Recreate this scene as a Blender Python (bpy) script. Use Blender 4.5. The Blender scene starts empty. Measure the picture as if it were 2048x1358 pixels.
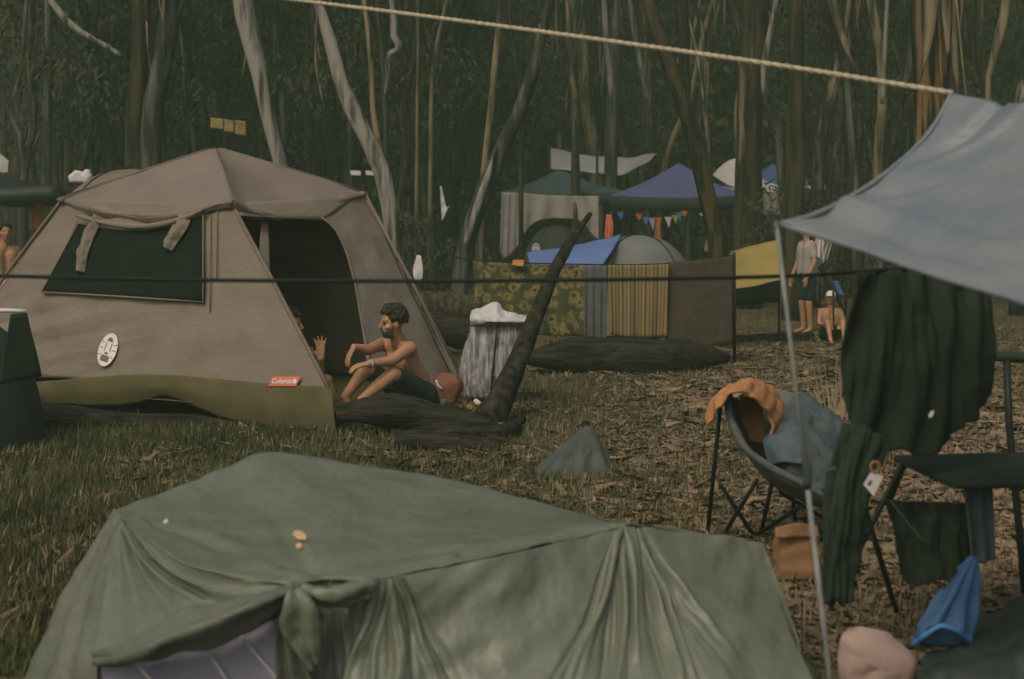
import bpy, bmesh, math, random
import numpy as np
from mathutils import Vector, Matrix, noise
R = math.radians
rnd = random.Random(7)
SC = bpy.context.scene
COL = SC.collection

# ------------------------------------------------------------ camera, sky, sun, exposure
F, H, HY = 2844.0, 1.55, 430.0        # focal length in photo pixels (50 mm), eye height, horizon row
cam_d = bpy.data.cameras.new('camera'); cam = bpy.data.objects.new('camera', cam_d); COL.objects.link(cam)
cam.location = (0, 0, H); cam.rotation_euler = (R(90), 0, 0)
cam_d.sensor_width = 36; cam_d.lens = 50; cam_d.shift_y = -(679 - HY) / 2048
cam_d.clip_start = 0.05; cam_d.clip_end = 500
cam_d.dof.use_dof = True; cam_d.dof.focus_distance = 10.5; cam_d.dof.aperture_fstop = 2.9
SC.camera = cam
w = bpy.data.worlds.new('World'); SC.world = w; w.use_nodes = True
nt = w.node_tree; bg = nt.nodes['Background']
sky = nt.nodes.new('ShaderNodeTexSky'); sky.sky_type = 'NISHITA'; sky.sun_disc = False
SUN_EL, SUN_AZ = 50, 208             # azimuth: compass style, light comes from behind left of the camera
sky.sun_elevation = R(SUN_EL); sky.sun_rotation = R(SUN_AZ); sky.dust_density = 6; sky.air_density = 0.7; sky.ozone_density = 0.3
nt.links.new(sky.outputs[0], bg.inputs[0]); bg.inputs[1].default_value = 0.14
sl = bpy.data.lights.new('sun', 'SUN'); sl.energy = 1.15; sl.angle = R(13); sl.color = (1.0, 0.86, 0.66)
so = bpy.data.objects.new('sun', sl); COL.objects.link(so)
az = R(SUN_AZ); el = R(SUN_EL)
sdir = Vector((math.sin(az) * math.cos(el), math.cos(az) * math.cos(el), math.sin(el)))
so.rotation_euler = sdir.to_track_quat('Z', 'Y').to_euler(); so.location = sdir * 40
vs = SC.view_settings
vs.view_transform = 'Standard'; vs.look = 'None'; vs.gamma = 1; vs.exposure = -0.42; vs.use_curve_mapping = False

# ------------------------------------------------------------ helpers
def P(x, y, d): return Vector(((x - 1024) / F * d, d, H - (y - HY) / F * d))
def gy(d): return HY + H * F / d                     # photo row of the ground at distance d
def G(x, d): return Vector(((x - 1024) / F * d, d, 0))
def tag(o, label=None, cat=None, group=None, kind=None):
    if label: o['label'] = label
    if cat: o['category'] = cat
    if group: o['group'] = group
    if kind: o['kind'] = kind
    return o
def empty(name, loc, label, cat, group=None, rz=0):
    o = bpy.data.objects.new(name, None); COL.objects.link(o); o.location = loc; o.rotation_euler.z = rz
    o.empty_display_size = 0.1
    return tag(o, label, cat, group)
def link(name, me, parent=None, loc=None):
    o = bpy.data.objects.new(name, me); COL.objects.link(o)
    if parent:
        o.parent = parent
    if loc is not None: o.location = loc
    return o
class MB:
    """collects geometry in world coordinates, builds ONE mesh object"""
    def __init__(s): s.v = []; s.f = []; s.uv = {}
    def add(s, vs, fs):
        b = len(s.v); s.v += [Vector(v) for v in vs]; s.f += [tuple(i + b for i in f) for f in fs]
    def box(s, c, size, rz=0, tilt=None):
        c = Vector(c); x, y, z = [k / 2 for k in size]
        m = Matrix.Rotation(rz, 3, 'Z')
        if tilt: m = m @ tilt
        s.add([c + m @ Vector((a, b, e)) for a in (-x, x) for b in (-y, y) for e in (-z, z)],
              [(0, 1, 3, 2), (4, 6, 7, 5), (0, 4, 5, 1), (2, 3, 7, 6), (0, 2, 6, 4), (1, 5, 7, 3)])
    def tube(s, pts, rad, n=8, wob=0, seed=0, cap=True):
        pts = [Vector(p) for p in pts]
        if not hasattr(rad, '__len__'): rad = [rad] * len(pts)
        b = len(s.v); nrm = None
        for i, p in enumerate(pts):
            t = (pts[min(i + 1, len(pts) - 1)] - pts[max(i - 1, 0)]).normalized()
            if nrm is None:
                nrm = t.orthogonal().normalized()
            nrm = (nrm - t * nrm.dot(t)).normalized(); bn = t.cross(nrm)
            for k in range(n):
                a = 2 * math.pi * k / n; r = rad[i]
                if wob: r *= 1 + wob * noise.noise(Vector((math.cos(a) * 1.3 + seed, math.sin(a) * 1.3, i * .35 + seed)))
                s.v.append(p + (nrm * math.cos(a) + bn * math.sin(a)) * r)
        for i in range(len(pts) - 1):
            for k in range(n):
                k2 = (k + 1) % n
                s.f.append((b + i * n + k, b + i * n + k2, b + (i + 1) * n + k2, b + (i + 1) * n + k))
        if cap:
            s.f.append(tuple(b + k for k in reversed(range(n)))); s.f.append(tuple(b + (len(pts) - 1) * n + k for k in range(n)))
    def capsule(s, p0, r0, p1, r1, n=12):
        p0, p1 = Vector(p0), Vector(p1); t = (p1 - p0)
        t = t.normalized() if t.length > 1e-6 else Vector((0, 0, 1))
        pts = []; rad = []
        for a in (-85, -60, -30, 0): pts.append(p0 + t * r0 * math.sin(R(a))); rad.append(r0 * math.cos(R(a)))
        for a in (0, 30, 60, 85): pts.append(p1 + t * r1 * math.sin(R(a))); rad.append(r1 * math.cos(R(a)))
        if (p1 - p0).length < 1e-6: pts.pop(4); rad.pop(4)
        s.tube(pts, rad, n)
    def ball(s, c, rx, ry=None, rz=None, m=None, n=14, k=9):
        ry = ry or rx; rz = rz or rx; c = Vector(c); m = m or Matrix.Identity(3); b = len(s.v)
        for i in range(k + 1):
            ph = math.pi * (i + .02) / (k + .04)
            for j in range(n):
                a = 2 * math.pi * j / n
                s.v.append(c + m @ Vector((rx * math.sin(ph) * math.cos(a), ry * math.sin(ph) * math.sin(a), rz * math.cos(ph))))
        for i in range(k):
            for j in range(n):
                j2 = (j + 1) % n
                s.f.append((b + i * n + j, b + (i + 1) * n + j, b + (i + 1) * n + j2, b + i * n + j2))
        s.f.append(tuple(b + j for j in range(n))); s.f.append(tuple(b + k * n + j for j in reversed(range(n))))
    def build(s, name, mat, parent=None, smooth=True, origin=None):
        org = Vector(origin) if origin is not None else Vector((0, 0, 0))
        inv = None
        if parent is not None:
            m = Matrix.LocRotScale(parent.location, parent.rotation_euler, parent.scale)
            if parent.parent: m = Matrix.LocRotScale(parent.parent.location, parent.parent.rotation_euler, None) @ m
            inv = m.inverted()
        me = bpy.data.meshes.new(name)
        me.from_pydata([(inv @ v if inv else v - org) for v in s.v], [], s.f)
        if mat: me.materials.append(mat)
        if smooth: me.polygons.foreach_set('use_smooth', [True] * len(me.polygons))
        if s.uv:
            ul = me.uv_layers.new(name='uv')
            for lp in me.loops: ul.data[lp.index].uv = s.uv.get(lp.vertex_index, (0, 0))
        me.update()
        o = link(name, me, parent)
        if inv is None: o.location = org
        return o
def cr(pts, n):
    """resample a polyline to n points with Catmull-Rom smoothing"""
    pts = [Vector(p) for p in pts]
    if len(pts) == 1: return [pts[0].copy() for _ in range(n)]
    L = [0]
    for a, b in zip(pts, pts[1:]): L.append(L[-1] + max((b - a).length, 1e-6))
    out = []
    for i in range(n):
        t = L[-1] * i / (n - 1); k = 0
        while k < len(pts) - 2 and L[k + 1] < t: k += 1
        u = (t - L[k]) / (L[k + 1] - L[k])
        p1, p2 = pts[k], pts[k + 1]
        p0 = pts[k - 1] if k > 0 else p1 * 2 - p2
        p3 = pts[k + 2] if k + 2 < len(pts) else p2 * 2 - p1
        out.append(.5 * ((2 * p1) + (p2 - p0) * u + (2 * p0 - 5 * p1 + 4 * p2 - p3) * u * u + (3 * p1 - p0 - 3 * p2 + p3) * u ** 3))
    return out
def sheet(name, rails, mat, parent=None, nu=40, nv=24, disp=None, thick=0.004, lin=False, origin=None, wr=0.0, wf=4.0, seed=0):
    """cloth between rails (top to bottom); disp(u,v) pushes along the normal"""
    rr = [cr(r, nu) for r in rails]
    grid = []
    for i in range(nu):
        col = [r[i] for r in rr]
        grid.append(cr(col, nv) if len(col) > 2 or not lin else [col[0].lerp(col[1], k / (nv - 1)) for k in range(nv)])
    mb = MB(); nrm = {}
    for i in range(nu):
        for j in range(nv):
            a = grid[min(i + 1, nu - 1)][j] - grid[max(i - 1, 0)][j]
            b = grid[i][min(j + 1, nv - 1)] - grid[i][max(j - 1, 0)]
            n = a.cross(b)
            if n.length < 1e-9: n = Vector((0, -1, 0))
            nrm[i, j] = n.normalized()
    for i in range(nu):
        for j in range(nv):
            u, v = i / (nu - 1), j / (nv - 1); p = grid[i][j]; n = nrm[i, j]
            if n.y > 0: n = -n
            d = disp(u, v) if disp else 0
            if wr:
                q = p * wf
                d += wr * (noise.noise(Vector((q.x + seed, q.y, q.z * .6))) + .5 * noise.noise(Vector((q.x * 2.3, q.y * 2.3 + seed, q.z * 1.6))))
            mb.uv[len(mb.v)] = (u, v)
            mb.v.append(p + n * d)
    for i in range(nu - 1):
        for j in range(nv - 1):
            mb.f.append((i * nv + j, i * nv + j + 1, (i + 1) * nv + j + 1, (i + 1) * nv + j))
    o = mb.build(name, mat, parent, origin=origin)
    if thick:
        md = o.modifiers.new('thickness', 'SOLIDIFY'); md.thickness = thick; md.offset = 0
    return o
def pleat(n=6, amp=.02, ph=0, top=.2, bot=1.0, c=None, wd=.2, irr=.5):
    """folds that run down a cloth"""
    def f(u, v):
        e = top + (bot - top) * v
        if c is not None: e *= math.exp(-((u - c) / (wd * (.35 + v))) ** 2)
        uu = u + irr * .06 * noise.noise(Vector((u * 5 + ph, v * 1.3, ph)))
        return amp * e * math.sin(2 * math.pi * n * uu + ph)
    return f

# ------------------------------------------------------------ materials
def M(name, col, rough=.85, c2=None, sc=6.0, lo=.35, hi=.65, bump=0, bsc=60, stretch=(1, 1, 1), spec=.25, detail=5, weave=0, trans=0, sheen=0, coord='Object'):
    m = bpy.data.materials.new(name); m.use_nodes = True; t = m.node_tree; b = t.nodes['Principled BSDF']
    b.inputs['Roughness'].default_value = rough; b.inputs['Specular IOR Level'].default_value = spec
    tc = t.nodes.new('ShaderNodeTexCoord'); mp = t.nodes.new('ShaderNodeMapping'); mp.inputs['Scale'].default_value = stretch
    t.links.new(tc.outputs[coord], mp.inputs[0])
    nz = t.nodes.new('ShaderNodeTexNoise'); nz.inputs['Scale'].default_value = sc; nz.inputs['Detail'].default_value = detail
    t.links.new(mp.outputs[0], nz.inputs['Vector'])
    rp = t.nodes.new('ShaderNodeValToRGB'); rp.color_ramp.elements[0].position = lo; rp.color_ramp.elements[1].position = hi
    c2 = c2 or tuple(min(1, k * 1.25) for k in col); c1 = col if c2 else tuple(k * .8 for k in col)
    rp.color_ramp.elements[0].color = (*c1, 1); rp.color_ramp.elements[1].color = (*c2, 1)
    t.links.new(nz.outputs[0], rp.inputs[0])
    out = rp.outputs[0]
    if weave:
        n2 = t.nodes.new('ShaderNodeTexNoise'); n2.inputs['Scale'].default_value = 260; n2.inputs['Detail'].default_value = 2
        t.links.new(tc.outputs['Object'], n2.inputs['Vector'])
        mr = t.nodes.new('ShaderNodeMapRange'); mr.inputs[1].default_value = .3; mr.inputs[2].default_value = .7
        mr.inputs[3].default_value = 1 - weave; mr.inputs[4].default_value = 1 + weave
        t.links.new(n2.outputs[0], mr.inputs[0])
        mx = t.nodes.new('ShaderNodeMix'); mx.data_type = 'RGBA'; mx.blend_type = 'MULTIPLY'; mx.inputs[0].default_value = 1
        t.links.new(out, mx.inputs[6]); t.links.new(mr.outputs[0], mx.inputs[7]); out = mx.outputs[2]
    t.links.new(out, b.inputs['Base Color'])
    if bump:
        n3 = t.nodes.new('ShaderNodeTexNoise'); n3.inputs['Scale'].default_value = bsc; n3.inputs['Detail'].default_value = 4
        t.links.new(mp.outputs[0], n3.inputs['Vector'])
        bp = t.nodes.new('ShaderNodeBump'); bp.inputs['Strength'].default_value = bump; bp.inputs['Distance'].default_value = .02
        t.links.new(n3.outputs[0], bp.inputs['Height']); t.links.new(bp.outputs[0], b.inputs['Normal'])
    if trans:
        tr = t.nodes.new('ShaderNodeBsdfTranslucent'); t.links.new(out, tr.inputs[0])
        ms = t.nodes.new('ShaderNodeMixShader'); ms.inputs[0].default_value = trans
        t.links.new(b.outputs[0], ms.inputs[1]); t.links.new(tr.outputs[0], ms.inputs[2])
        t.links.new(ms.outputs[0], t.nodes['Material Output'].inputs[0])
    return m
def bark(name, dark, pale, orange=None, lo=.42, hi=.58, sc=2.2, vs_=.28, st=None):
    m = M(name, dark, .9, pale, sc=sc, lo=lo, hi=hi, bump=.9, bsc=9, stretch=st or (4.5, 4.5, vs_ * 1.6), spec=.1, detail=6)
    if orange:
        t = m.node_tree; b = t.nodes['Principled BSDF']; src = b.inputs['Base Color'].links[0].from_socket
        tc = t.nodes.new('ShaderNodeTexCoord'); mp = t.nodes.new('ShaderNodeMapping'); mp.inputs['Scale'].default_value = (5, 5, .45); mp.inputs['Location'].default_value = (3, 7, 1)
        t.links.new(tc.outputs['Object'], mp.inputs[0])
        nz = t.nodes.new('ShaderNodeTexNoise'); nz.inputs['Scale'].default_value = 2.2; t.links.new(mp.outputs[0], nz.inputs['Vector'])
        rp = t.nodes.new('ShaderNodeValToRGB'); rp.color_ramp.elements[0].position = .5; rp.color_ramp.elements[1].position = .58
        t.links.new(nz.outputs[0], rp.inputs[0])
        mx = t.nodes.new('ShaderNodeMix'); mx.data_type = 'RGBA'; t.links.new(rp.outputs[0], mx.inputs[0]); t.links.new(src, mx.inputs[6]); mx.inputs[7].default_value = (*orange, 1)
        t.links.new(mx.outputs[2], b.inputs['Base Color'])
    return m
def ramp_mat(name, stops, axis=0, reps=1, rough=.9, const=True, coord='UV'):
    """stripes across the cloth"""
    m = bpy.data.materials.new(name); m.use_nodes = True; t = m.node_tree; b = t.nodes['Principled BSDF']; b.inputs['Roughness'].default_value = rough; b.inputs['Specular IOR Level'].default_value = .1
    tc = t.nodes.new('ShaderNodeTexCoord'); sp = t.nodes.new('ShaderNodeSeparateXYZ'); t.links.new(tc.outputs[coord], sp.inputs[0])
    mu = t.nodes.new('ShaderNodeMath'); mu.operation = 'MULTIPLY'; mu.inputs[1].default_value = reps; t.links.new(sp.outputs[axis], mu.inputs[0])
    fr = t.nodes.new('ShaderNodeMath'); fr.operation = 'FRACT'; t.links.new(mu.outputs[0], fr.inputs[0])
    rp = t.nodes.new('ShaderNodeValToRGB'); rp.color_ramp.interpolation = 'CONSTANT' if const else 'LINEAR'
    for i, (p, c) in enumerate(stops):
        e = rp.color_ramp.elements[i] if i < 2 else rp.color_ramp.elements.new(p)
        e.position = p; e.color = (*c, 1)
    t.links.new(fr.outputs[0], rp.inputs[0]); t.links.new(rp.outputs[0], b.inputs['Base Color'])
    return m
def floral_mat():
    m = bpy.data.materials.new('floral_cloth'); m.use_nodes = True; t = m.node_tree; b = t.nodes['Principled BSDF']; b.inputs['Roughness'].default_value = .9; b.inputs['Specular IOR Level'].default_value = .1
    tc = t.nodes.new('ShaderNodeTexCoord')
    vo = t.nodes.new('ShaderNodeTexVoronoi'); vo.inputs['Scale'].default_value = 8.5; t.links.new(tc.outputs['Object'], vo.inputs['Vector'])
    nz = t.nodes.new('ShaderNodeTexNoise'); nz.inputs['Scale'].default_value = 22; nz.inputs['Distortion'].default_value = 2.0; t.links.new(tc.outputs['Object'], nz.inputs['Vector'])
    ad = t.nodes.new('ShaderNodeMath'); ad.operation = 'MULTIPLY_ADD'; ad.inputs[1].default_value = .9; t.links.new(nz.outputs[0], ad.inputs[0]); t.links.new(vo.outputs[0], ad.inputs[2])
    rp = t.nodes.new('ShaderNodeValToRGB'); rp.color_ramp.interpolation = 'LINEAR'
    for i, (p, c) in enumerate([(.50, (.025, .03, .018)), (.62, (.05, .05, .024)), (.72, (.24, .19, .06)), (.86, (.19, .16, .065)), (1.0, (.06, .065, .03))]):
        e = rp.color_ramp.elements[i] if i < 2 else rp.color_ramp.elements.new(p)
        e.position = p; e.color = (*c, 1)
    t.links.new(ad.outputs[0], rp.inputs[0]); t.links.new(rp.outputs[0], b.inputs['Base Color'])
    return m

m_tent = M('brown_tent_fabric', (.185, .155, .118), .8, (.232, .192, .148), sc=3, weave=.14, bump=.4, bsc=14, stretch=(1, 1, 1.6))
m_roof = M('brown_roof_fabric', (.178, .142, .116), .75, (.216, .173, .143), sc=2.5, weave=.08, bump=.15, bsc=6)
m_trim = M('brown_trim', (.16, .125, .085), .8, weave=.1)
m_olive = M('olive_skirt_fabric', (.082, .074, .03), .85, (.115, .10, .045), sc=4, weave=.12, bump=.3, bsc=8)
m_mesh = M('dark_fly_mesh', (.010, .017, .012), .95, (.014, .023, .016), sc=5, spec=.05)
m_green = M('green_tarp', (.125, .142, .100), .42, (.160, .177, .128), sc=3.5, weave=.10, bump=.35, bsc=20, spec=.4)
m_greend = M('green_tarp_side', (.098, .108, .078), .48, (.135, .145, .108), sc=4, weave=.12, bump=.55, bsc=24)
m_lilac = M('lilac_inner_tent', (.26, .25, .31), .7, (.31, .30, .36), sc=5, weave=.08, bump=.2)
m_blue = M('pale_blue_tarp', (.13, .165, .195), .45, (.205, .215, .217), sc=3.2, lo=.34, hi=.66, weave=.12, bump=.5, bsc=16, spec=.4, stretch=(1, 1, 2))
m_rope = M('tan_rope', (.42, .36, .24), .9, (.55, .48, .34), sc=60)
m_cord = M('black_cord', (.012, .018, .014), .8)
m_pole = M('grey_pole', (.17, .18, .165), .5, (.25, .26, .235), sc=25, stretch=(1, 1, .3))
m_black = M('dark_cloth', (.027, .039, .026), .95, (.038, .052, .035), sc=5, weave=.25, spec=.05, bump=.3, bsc=10)
m_plas = M('black_plastic', (.022, .034, .026), .55, (.034, .046, .036), sc=4, spec=.4)
m_frame = M('dark_metal', (.015, .02, .017), .5)
m_skin = M('skin', (.36, .185, .09), .55, (.45, .24, .125), sc=14, spec=.35, bump=.25, bsc=70)
m_hair = M('dark_hair', (.022, .02, .012), .9, (.05, .042, .026), sc=60, bump=.8, bsc=80)
m_beard = M('beard', (.04, .032, .02), .95, (.10, .075, .045), sc=70, bump=.8, bsc=90)
m_short = M('dark_shorts', (.016, .022, .02), .9, (.026, .034, .03))
m_white = M('white_cloth', (.60, .56, .52), .8, (.70, .66, .62), bump=.2, bsc=12)
m_print = M('white_print', (.72, .68, .64), .7, (.78, .74, .70))
m_redp = M('red_print', (.62, .17, .10), .7, (.70, .2, .12))
m_silver = M('silver_quilt', (.16, .165, .15), .5, (.46, .445, .42), sc=11, lo=.40, hi=.58, bump=1.0, bsc=16, stretch=(3, 3, .4), spec=.5)
m_grey_sheet = M('grey_white_sheet', (.30, .275, .24), .85, (.36, .33, .295), sc=4, weave=.05)
m_starp = M('silver_tarp', (.42, .41, .40), .6, (.50, .48, .46), sc=3)
m_teal = M('dark_teal_canopy', (.045, .07, .075), .8, (.06, .09, .095))
m_blueg = M('blue_canopy', (.085, .095, .20), .8, (.105, .115, .23), sc=3)
m_valance = M('dark_valance', (.025, .035, .035), .9)
m_bdome = M('blue_fly', (.10, .16, .34), .6, (.13, .195, .40), sc=3)
m_gdome = M('grey_dome', (.145, .15, .14), .75, (.18, .185, .175), sc=3, weave=.05)
m_yellow = M('yellow_fly', (.24, .19, .05), .7, (.30, .24, .07), sc=3, weave=.06)
m_ddome = M('dark_green_dome', (.035, .045, .028), .8, (.05, .06, .036), sc=3)
m_brown = M('brown_blanket', (.045, .036, .024), .95, (.065, .052, .035), sc=8, weave=.2)
m_gstrip = M('grey_towel', (.08, .088, .08), .95, (.115, .12, .11), sc=10, weave=.2)
m_orange = M('orange_towel', (.36, .165, .065), .95, (.46, .225, .095), sc=12, weave=.2, bump=.4, bsc=40)
m_cgreen = M('grey_green_padding', (.11, .13, .105), .85, (.16, .175, .145), sc=8, weave=.15)
m_cloth_b = M('blue_grey_clothes', (.055, .075, .075), .95, (.09, .115, .11), sc=5, weave=.2)
m_orc2 = M('dull_rust_cloth', (.20, .10, .04), .95, (.28, .145, .06), sc=9)
m_gbl = M('dark_blue_garment', (.06, .08, .10), .95, (.10, .125, .14), sc=7, weave=.2)
m_bluebag = M('blue_cloth', (.045, .105, .21), .7, (.065, .145, .27), sc=4, bump=.3, bsc=10)
m_bluerim = M('bright_blue_rim', (.07, .21, .42), .6)
m_pink = M('pink_pillow', (.33, .24, .195), .9, (.41, .30, .245), sc=5, bump=.2, bsc=10)
m_paper = M('brown_paper', (.22, .125, .055), .85, (.29, .17, .08), sc=5, bump=.5, bsc=8)
m_redbag = M('red_brown_bag', (.17, .075, .042), .8, (.25, .11, .062), sc=8, bump=.4, bsc=15)
m_bagol = M('olive_grey_bag', (.06, .074, .062), .8, (.095, .108, .092), sc=6, bump=.3, bsc=14)
m_ycl = M('yellow_cloth', (.22, .17, .065), .9, (.29, .225, .09), sc=8)
m_orc = M('rust_cloth', (.40, .16, .05), .9, (.48, .2, .07), sc=8)
m_logd = bark('dark_log', (.013, .015, .010), (.05, .043, .029), sc=4, st=(.7, 6, 6), lo=.38, hi=.66)
m_snag = bark('dead_bark', (.012, .014, .010), (.055, .046, .03), sc=2.6, st=(6, 6, .9), lo=.38, hi=.66)
m_logm = bark('brown_log', (.035, .032, .02), (.095, .08, .05), sc=4, vs_=1)
m_bpale = bark('pale_gum_bark', (.055, .053, .038), (.30, .28, .235), lo=.38, hi=.54)
m_bgrey = bark('grey_gum_bark', (.034, .038, .026), (.14, .135, .105), lo=.46, hi=.66)
m_bdark = bark('dark_gum_bark', (.022, .026, .015), (.062, .06, .038), orange=(.075, .058, .03), lo=.45, hi=.7)
m_borange = bark('orange_gum_bark', (.025, .027, .016), (.07, .063, .038), orange=(.20, .13, .06), lo=.45, hi=.62)
m_btan = bark('tan_gum_bark', (.05, .046, .03), (.25, .20, .12), lo=.38, hi=.56)
m_brag = bark('ragged_bark', (.022, .026, .016), (.20, .175, .125), orange=(.05, .045, .028), lo=.5, hi=.62)
m_bfar = bark('far_bark', (.03, .035, .022), (.085, .082, .055), lo=.48, hi=.66)
m_leaf = M('gum_leaves', (.036, .048, .022), .8, (.07, .083, .042), sc=1.3, lo=.3, hi=.7)
m_leaff = M('far_leaves', (.045, .057, .030), .9, (.085, .095, .052), sc=.35, lo=.3, hi=.7, spec=.1)
m_grass = M('green_grass', (.05, .066, .024), .85, (.12, .124, .052), sc=1.3, lo=.35, hi=.65)
m_dry = M('dry_grass', (.20, .16, .08), .9, (.34, .27, .15), sc=2)
m_litter = M('leaf_litter', (.095, .07, .04), .9, (.29, .215, .125), sc=11, lo=.35, hi=.65)
FLAG = {k: M('flag_' + k, tuple(.7 * q_ for q_ in c), .8) for k, c in dict(orange=(.6, .2, .05), blue=(.06, .2, .5), lilac=(.4, .33, .42), red=(.6, .12, .08), white=(.65, .6, .58), green=(.25, .4, .06), yellow=(.6, .42, .05)).items()}

# ------------------------------------------------------------ ground
def zg(x, y):
    return .05 * noise.noise(Vector((x * .35, y * .35, 0))) * min(1, max(0, (y - 3) / 6)) - .02
def ground_mat():
    m = bpy.data.materials.new('camp_ground'); m.use_nodes = True; t = m.node_tree; b = t.nodes['Principled BSDF']; b.inputs['Roughness'].default_value = .95; b.inputs['Specular IOR Level'].default_value = .1
    tc = t.nodes.new('ShaderNodeTexCoord')
    def nzr(sc, p, q, c0, c1, det=6):
        n = t.nodes.new('ShaderNodeTexNoise'); n.inputs['Scale'].default_value = sc; n.inputs['Detail'].default_value = det; t.links.new(tc.outputs['Object'], n.inputs['Vector'])
        r = t.nodes.new('ShaderNodeValToRGB'); r.color_ramp.elements[0].position = p; r.color_ramp.elements[1].position = q
        r.color_ramp.elements[0].color = (*c0, 1); r.color_ramp.elements[1].color = (*c1, 1); t.links.new(n.outputs[0], r.inputs[0]); return r.outputs[0]
    soil = nzr(22, .35, .62, (.06, .048, .028), (.20, .15, .088), 12)
    grs = nzr(14, .35, .65, (.04, .048, .022), (.12, .115, .055), 10)
    sp = t.nodes.new('ShaderNodeSeparateXYZ'); t.links.new(tc.outputs['Object'], sp.inputs[0])
    n = t.nodes.new('ShaderNodeTexNoise'); n.inputs['Scale'].default_value = .8; n.inputs['Detail'].default_value = 4; t.links.new(tc.outputs['Object'], n.inputs['Vector'])
    mx_ = t.nodes.new('ShaderNodeMath'); mx_.operation = 'MULTIPLY_ADD'; mx_.inputs[1].default_value = .22; t.links.new(sp.outputs[0], mx_.inputs[0]); t.links.new(n.outputs[0], mx_.inputs[2])
    r = t.nodes.new('ShaderNodeValToRGB'); r.color_ramp.elements[0].position = .36; r.color_ramp.elements[1].position = .62; t.links.new(mx_.outputs[0], r.inputs[0])
    mx = t.nodes.new('ShaderNodeMix'); mx.data_type = 'RGBA'; t.links.new(r.outputs[0], mx.inputs[0]); t.links.new(grs, mx.inputs[6]); t.links.new(soil, mx.inputs[7])
    t.links.new(mx.outputs[2], b.inputs['Base Color'])
    n3 = t.nodes.new('ShaderNodeTexNoise'); n3.inputs['Scale'].default_value = 25; n3.inputs['Detail'].default_value = 6; t.links.new(tc.outputs['Object'], n3.inputs['Vector'])
    bp = t.nodes.new('ShaderNodeBump'); bp.inputs['Strength'].default_value = .8; bp.inputs['Distance'].default_value = .05; t.links.new(n3.outputs[0], bp.inputs['Height']); t.links.new(bp.outputs[0], b.inputs['Normal'])
    return m
m_ground = ground_mat()
gb = MB(); xs = [-60, -45, -32] + [x * .5 for x in range(-48, 49)] + [32, 45, 60]; ys = [-6, -3] + [y * .5 for y in range(0, 70)] + [36, 40, 46, 52, 60, 75]
for yv in ys:
    for xv in xs: gb.v.append(Vector((xv, yv, zg(xv, yv))))
nx = len(xs)
for j in range(len(ys) - 1):
    for i in range(nx - 1): gb.f.append((j * nx + i, j * nx + i + 1, (j + 1) * nx + i + 1, (j + 1) * nx + i))
tag(gb.build('ground', m_ground), kind='structure')
# forested rise that closes the view behind the wood
m_hill = M('hill_scrub', (.045, .057, .03), .95, (.075, .085, .045), sc=.8, spec=.05)
hb = MB()
for j in range(13):
    for i in range(41):
        x = -90 + 4.5 * i; y = 60 + 5 * j
        hb.v.append(Vector((x, y, -.3 + 26 * (j / 12) ** .7 + 1.5 * noise.noise(Vector((x * .1, y * .1, 3))) * min(1, j))))
for j in range(12):
    for i in range(40): hb.f.append((j * 41 + i, j * 41 + i + 1, (j + 1) * 41 + i + 1, (j + 1) * 41 + i))
tag(hb.build('hill', m_hill), kind='structure')

# ------------------------------------------------------------ vegetation
def leaf_mesh(name, pts, size, mat, seed, asp=.3, droop=.7, parent=None, clump=1):
    rg = np.random.default_rng(seed); pts = np.asarray(pts, float); n = len(pts)
    s = rg.uniform(.6, 1.3, n) * size
    ax = rg.normal(0, 1, (n, 3)); ax[:, 2] = ax[:, 2] * (1 - droop) - droop * 1.6; ax /= np.linalg.norm(ax, axis=1)[:, None]
    sd = np.cross(ax, rg.normal(0, 1, (n, 3))); sd /= np.linalg.norm(sd, axis=1)[:, None]
    a = ax * (s / 2)[:, None]; b = sd * (s * asp / 2)[:, None]
    V = np.stack([pts - a, pts + b, pts + a, pts - b], 1).reshape(-1, 3)
    if parent is not None: V = V - np.array(parent.location)
    me = bpy.data.meshes.new(name); me.vertices.add(4 * n); me.vertices.foreach_set('co', V.ravel())
    me.loops.add(4 * n); me.loops.foreach_set('vertex_index', np.arange(4 * n, dtype=np.int32))
    me.polygons.add(n); me.polygons.foreach_set('loop_start', np.arange(0, 4 * n, 4, dtype=np.int32))
    me.update(calc_edges=True); me.validate(); me.materials.append(mat)
    return link(name, me, parent)
def crown_pts(centres, radii, n, seed):
    rg = np.random.default_rng(seed); out = []
    for c, r in zip(centres, radii):
        m = max(20, int(n * r / sum(radii)))
        q = rg.normal(0, 1, (m, 3)); q /= np.linalg.norm(q, axis=1)[:, None]; q *= rg.uniform(.25, 1, (m, 1)) ** .5
        q[:, 2] *= .75
        out.append(np.array(c) + q * r)
    return np.concatenate(out)
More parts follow.
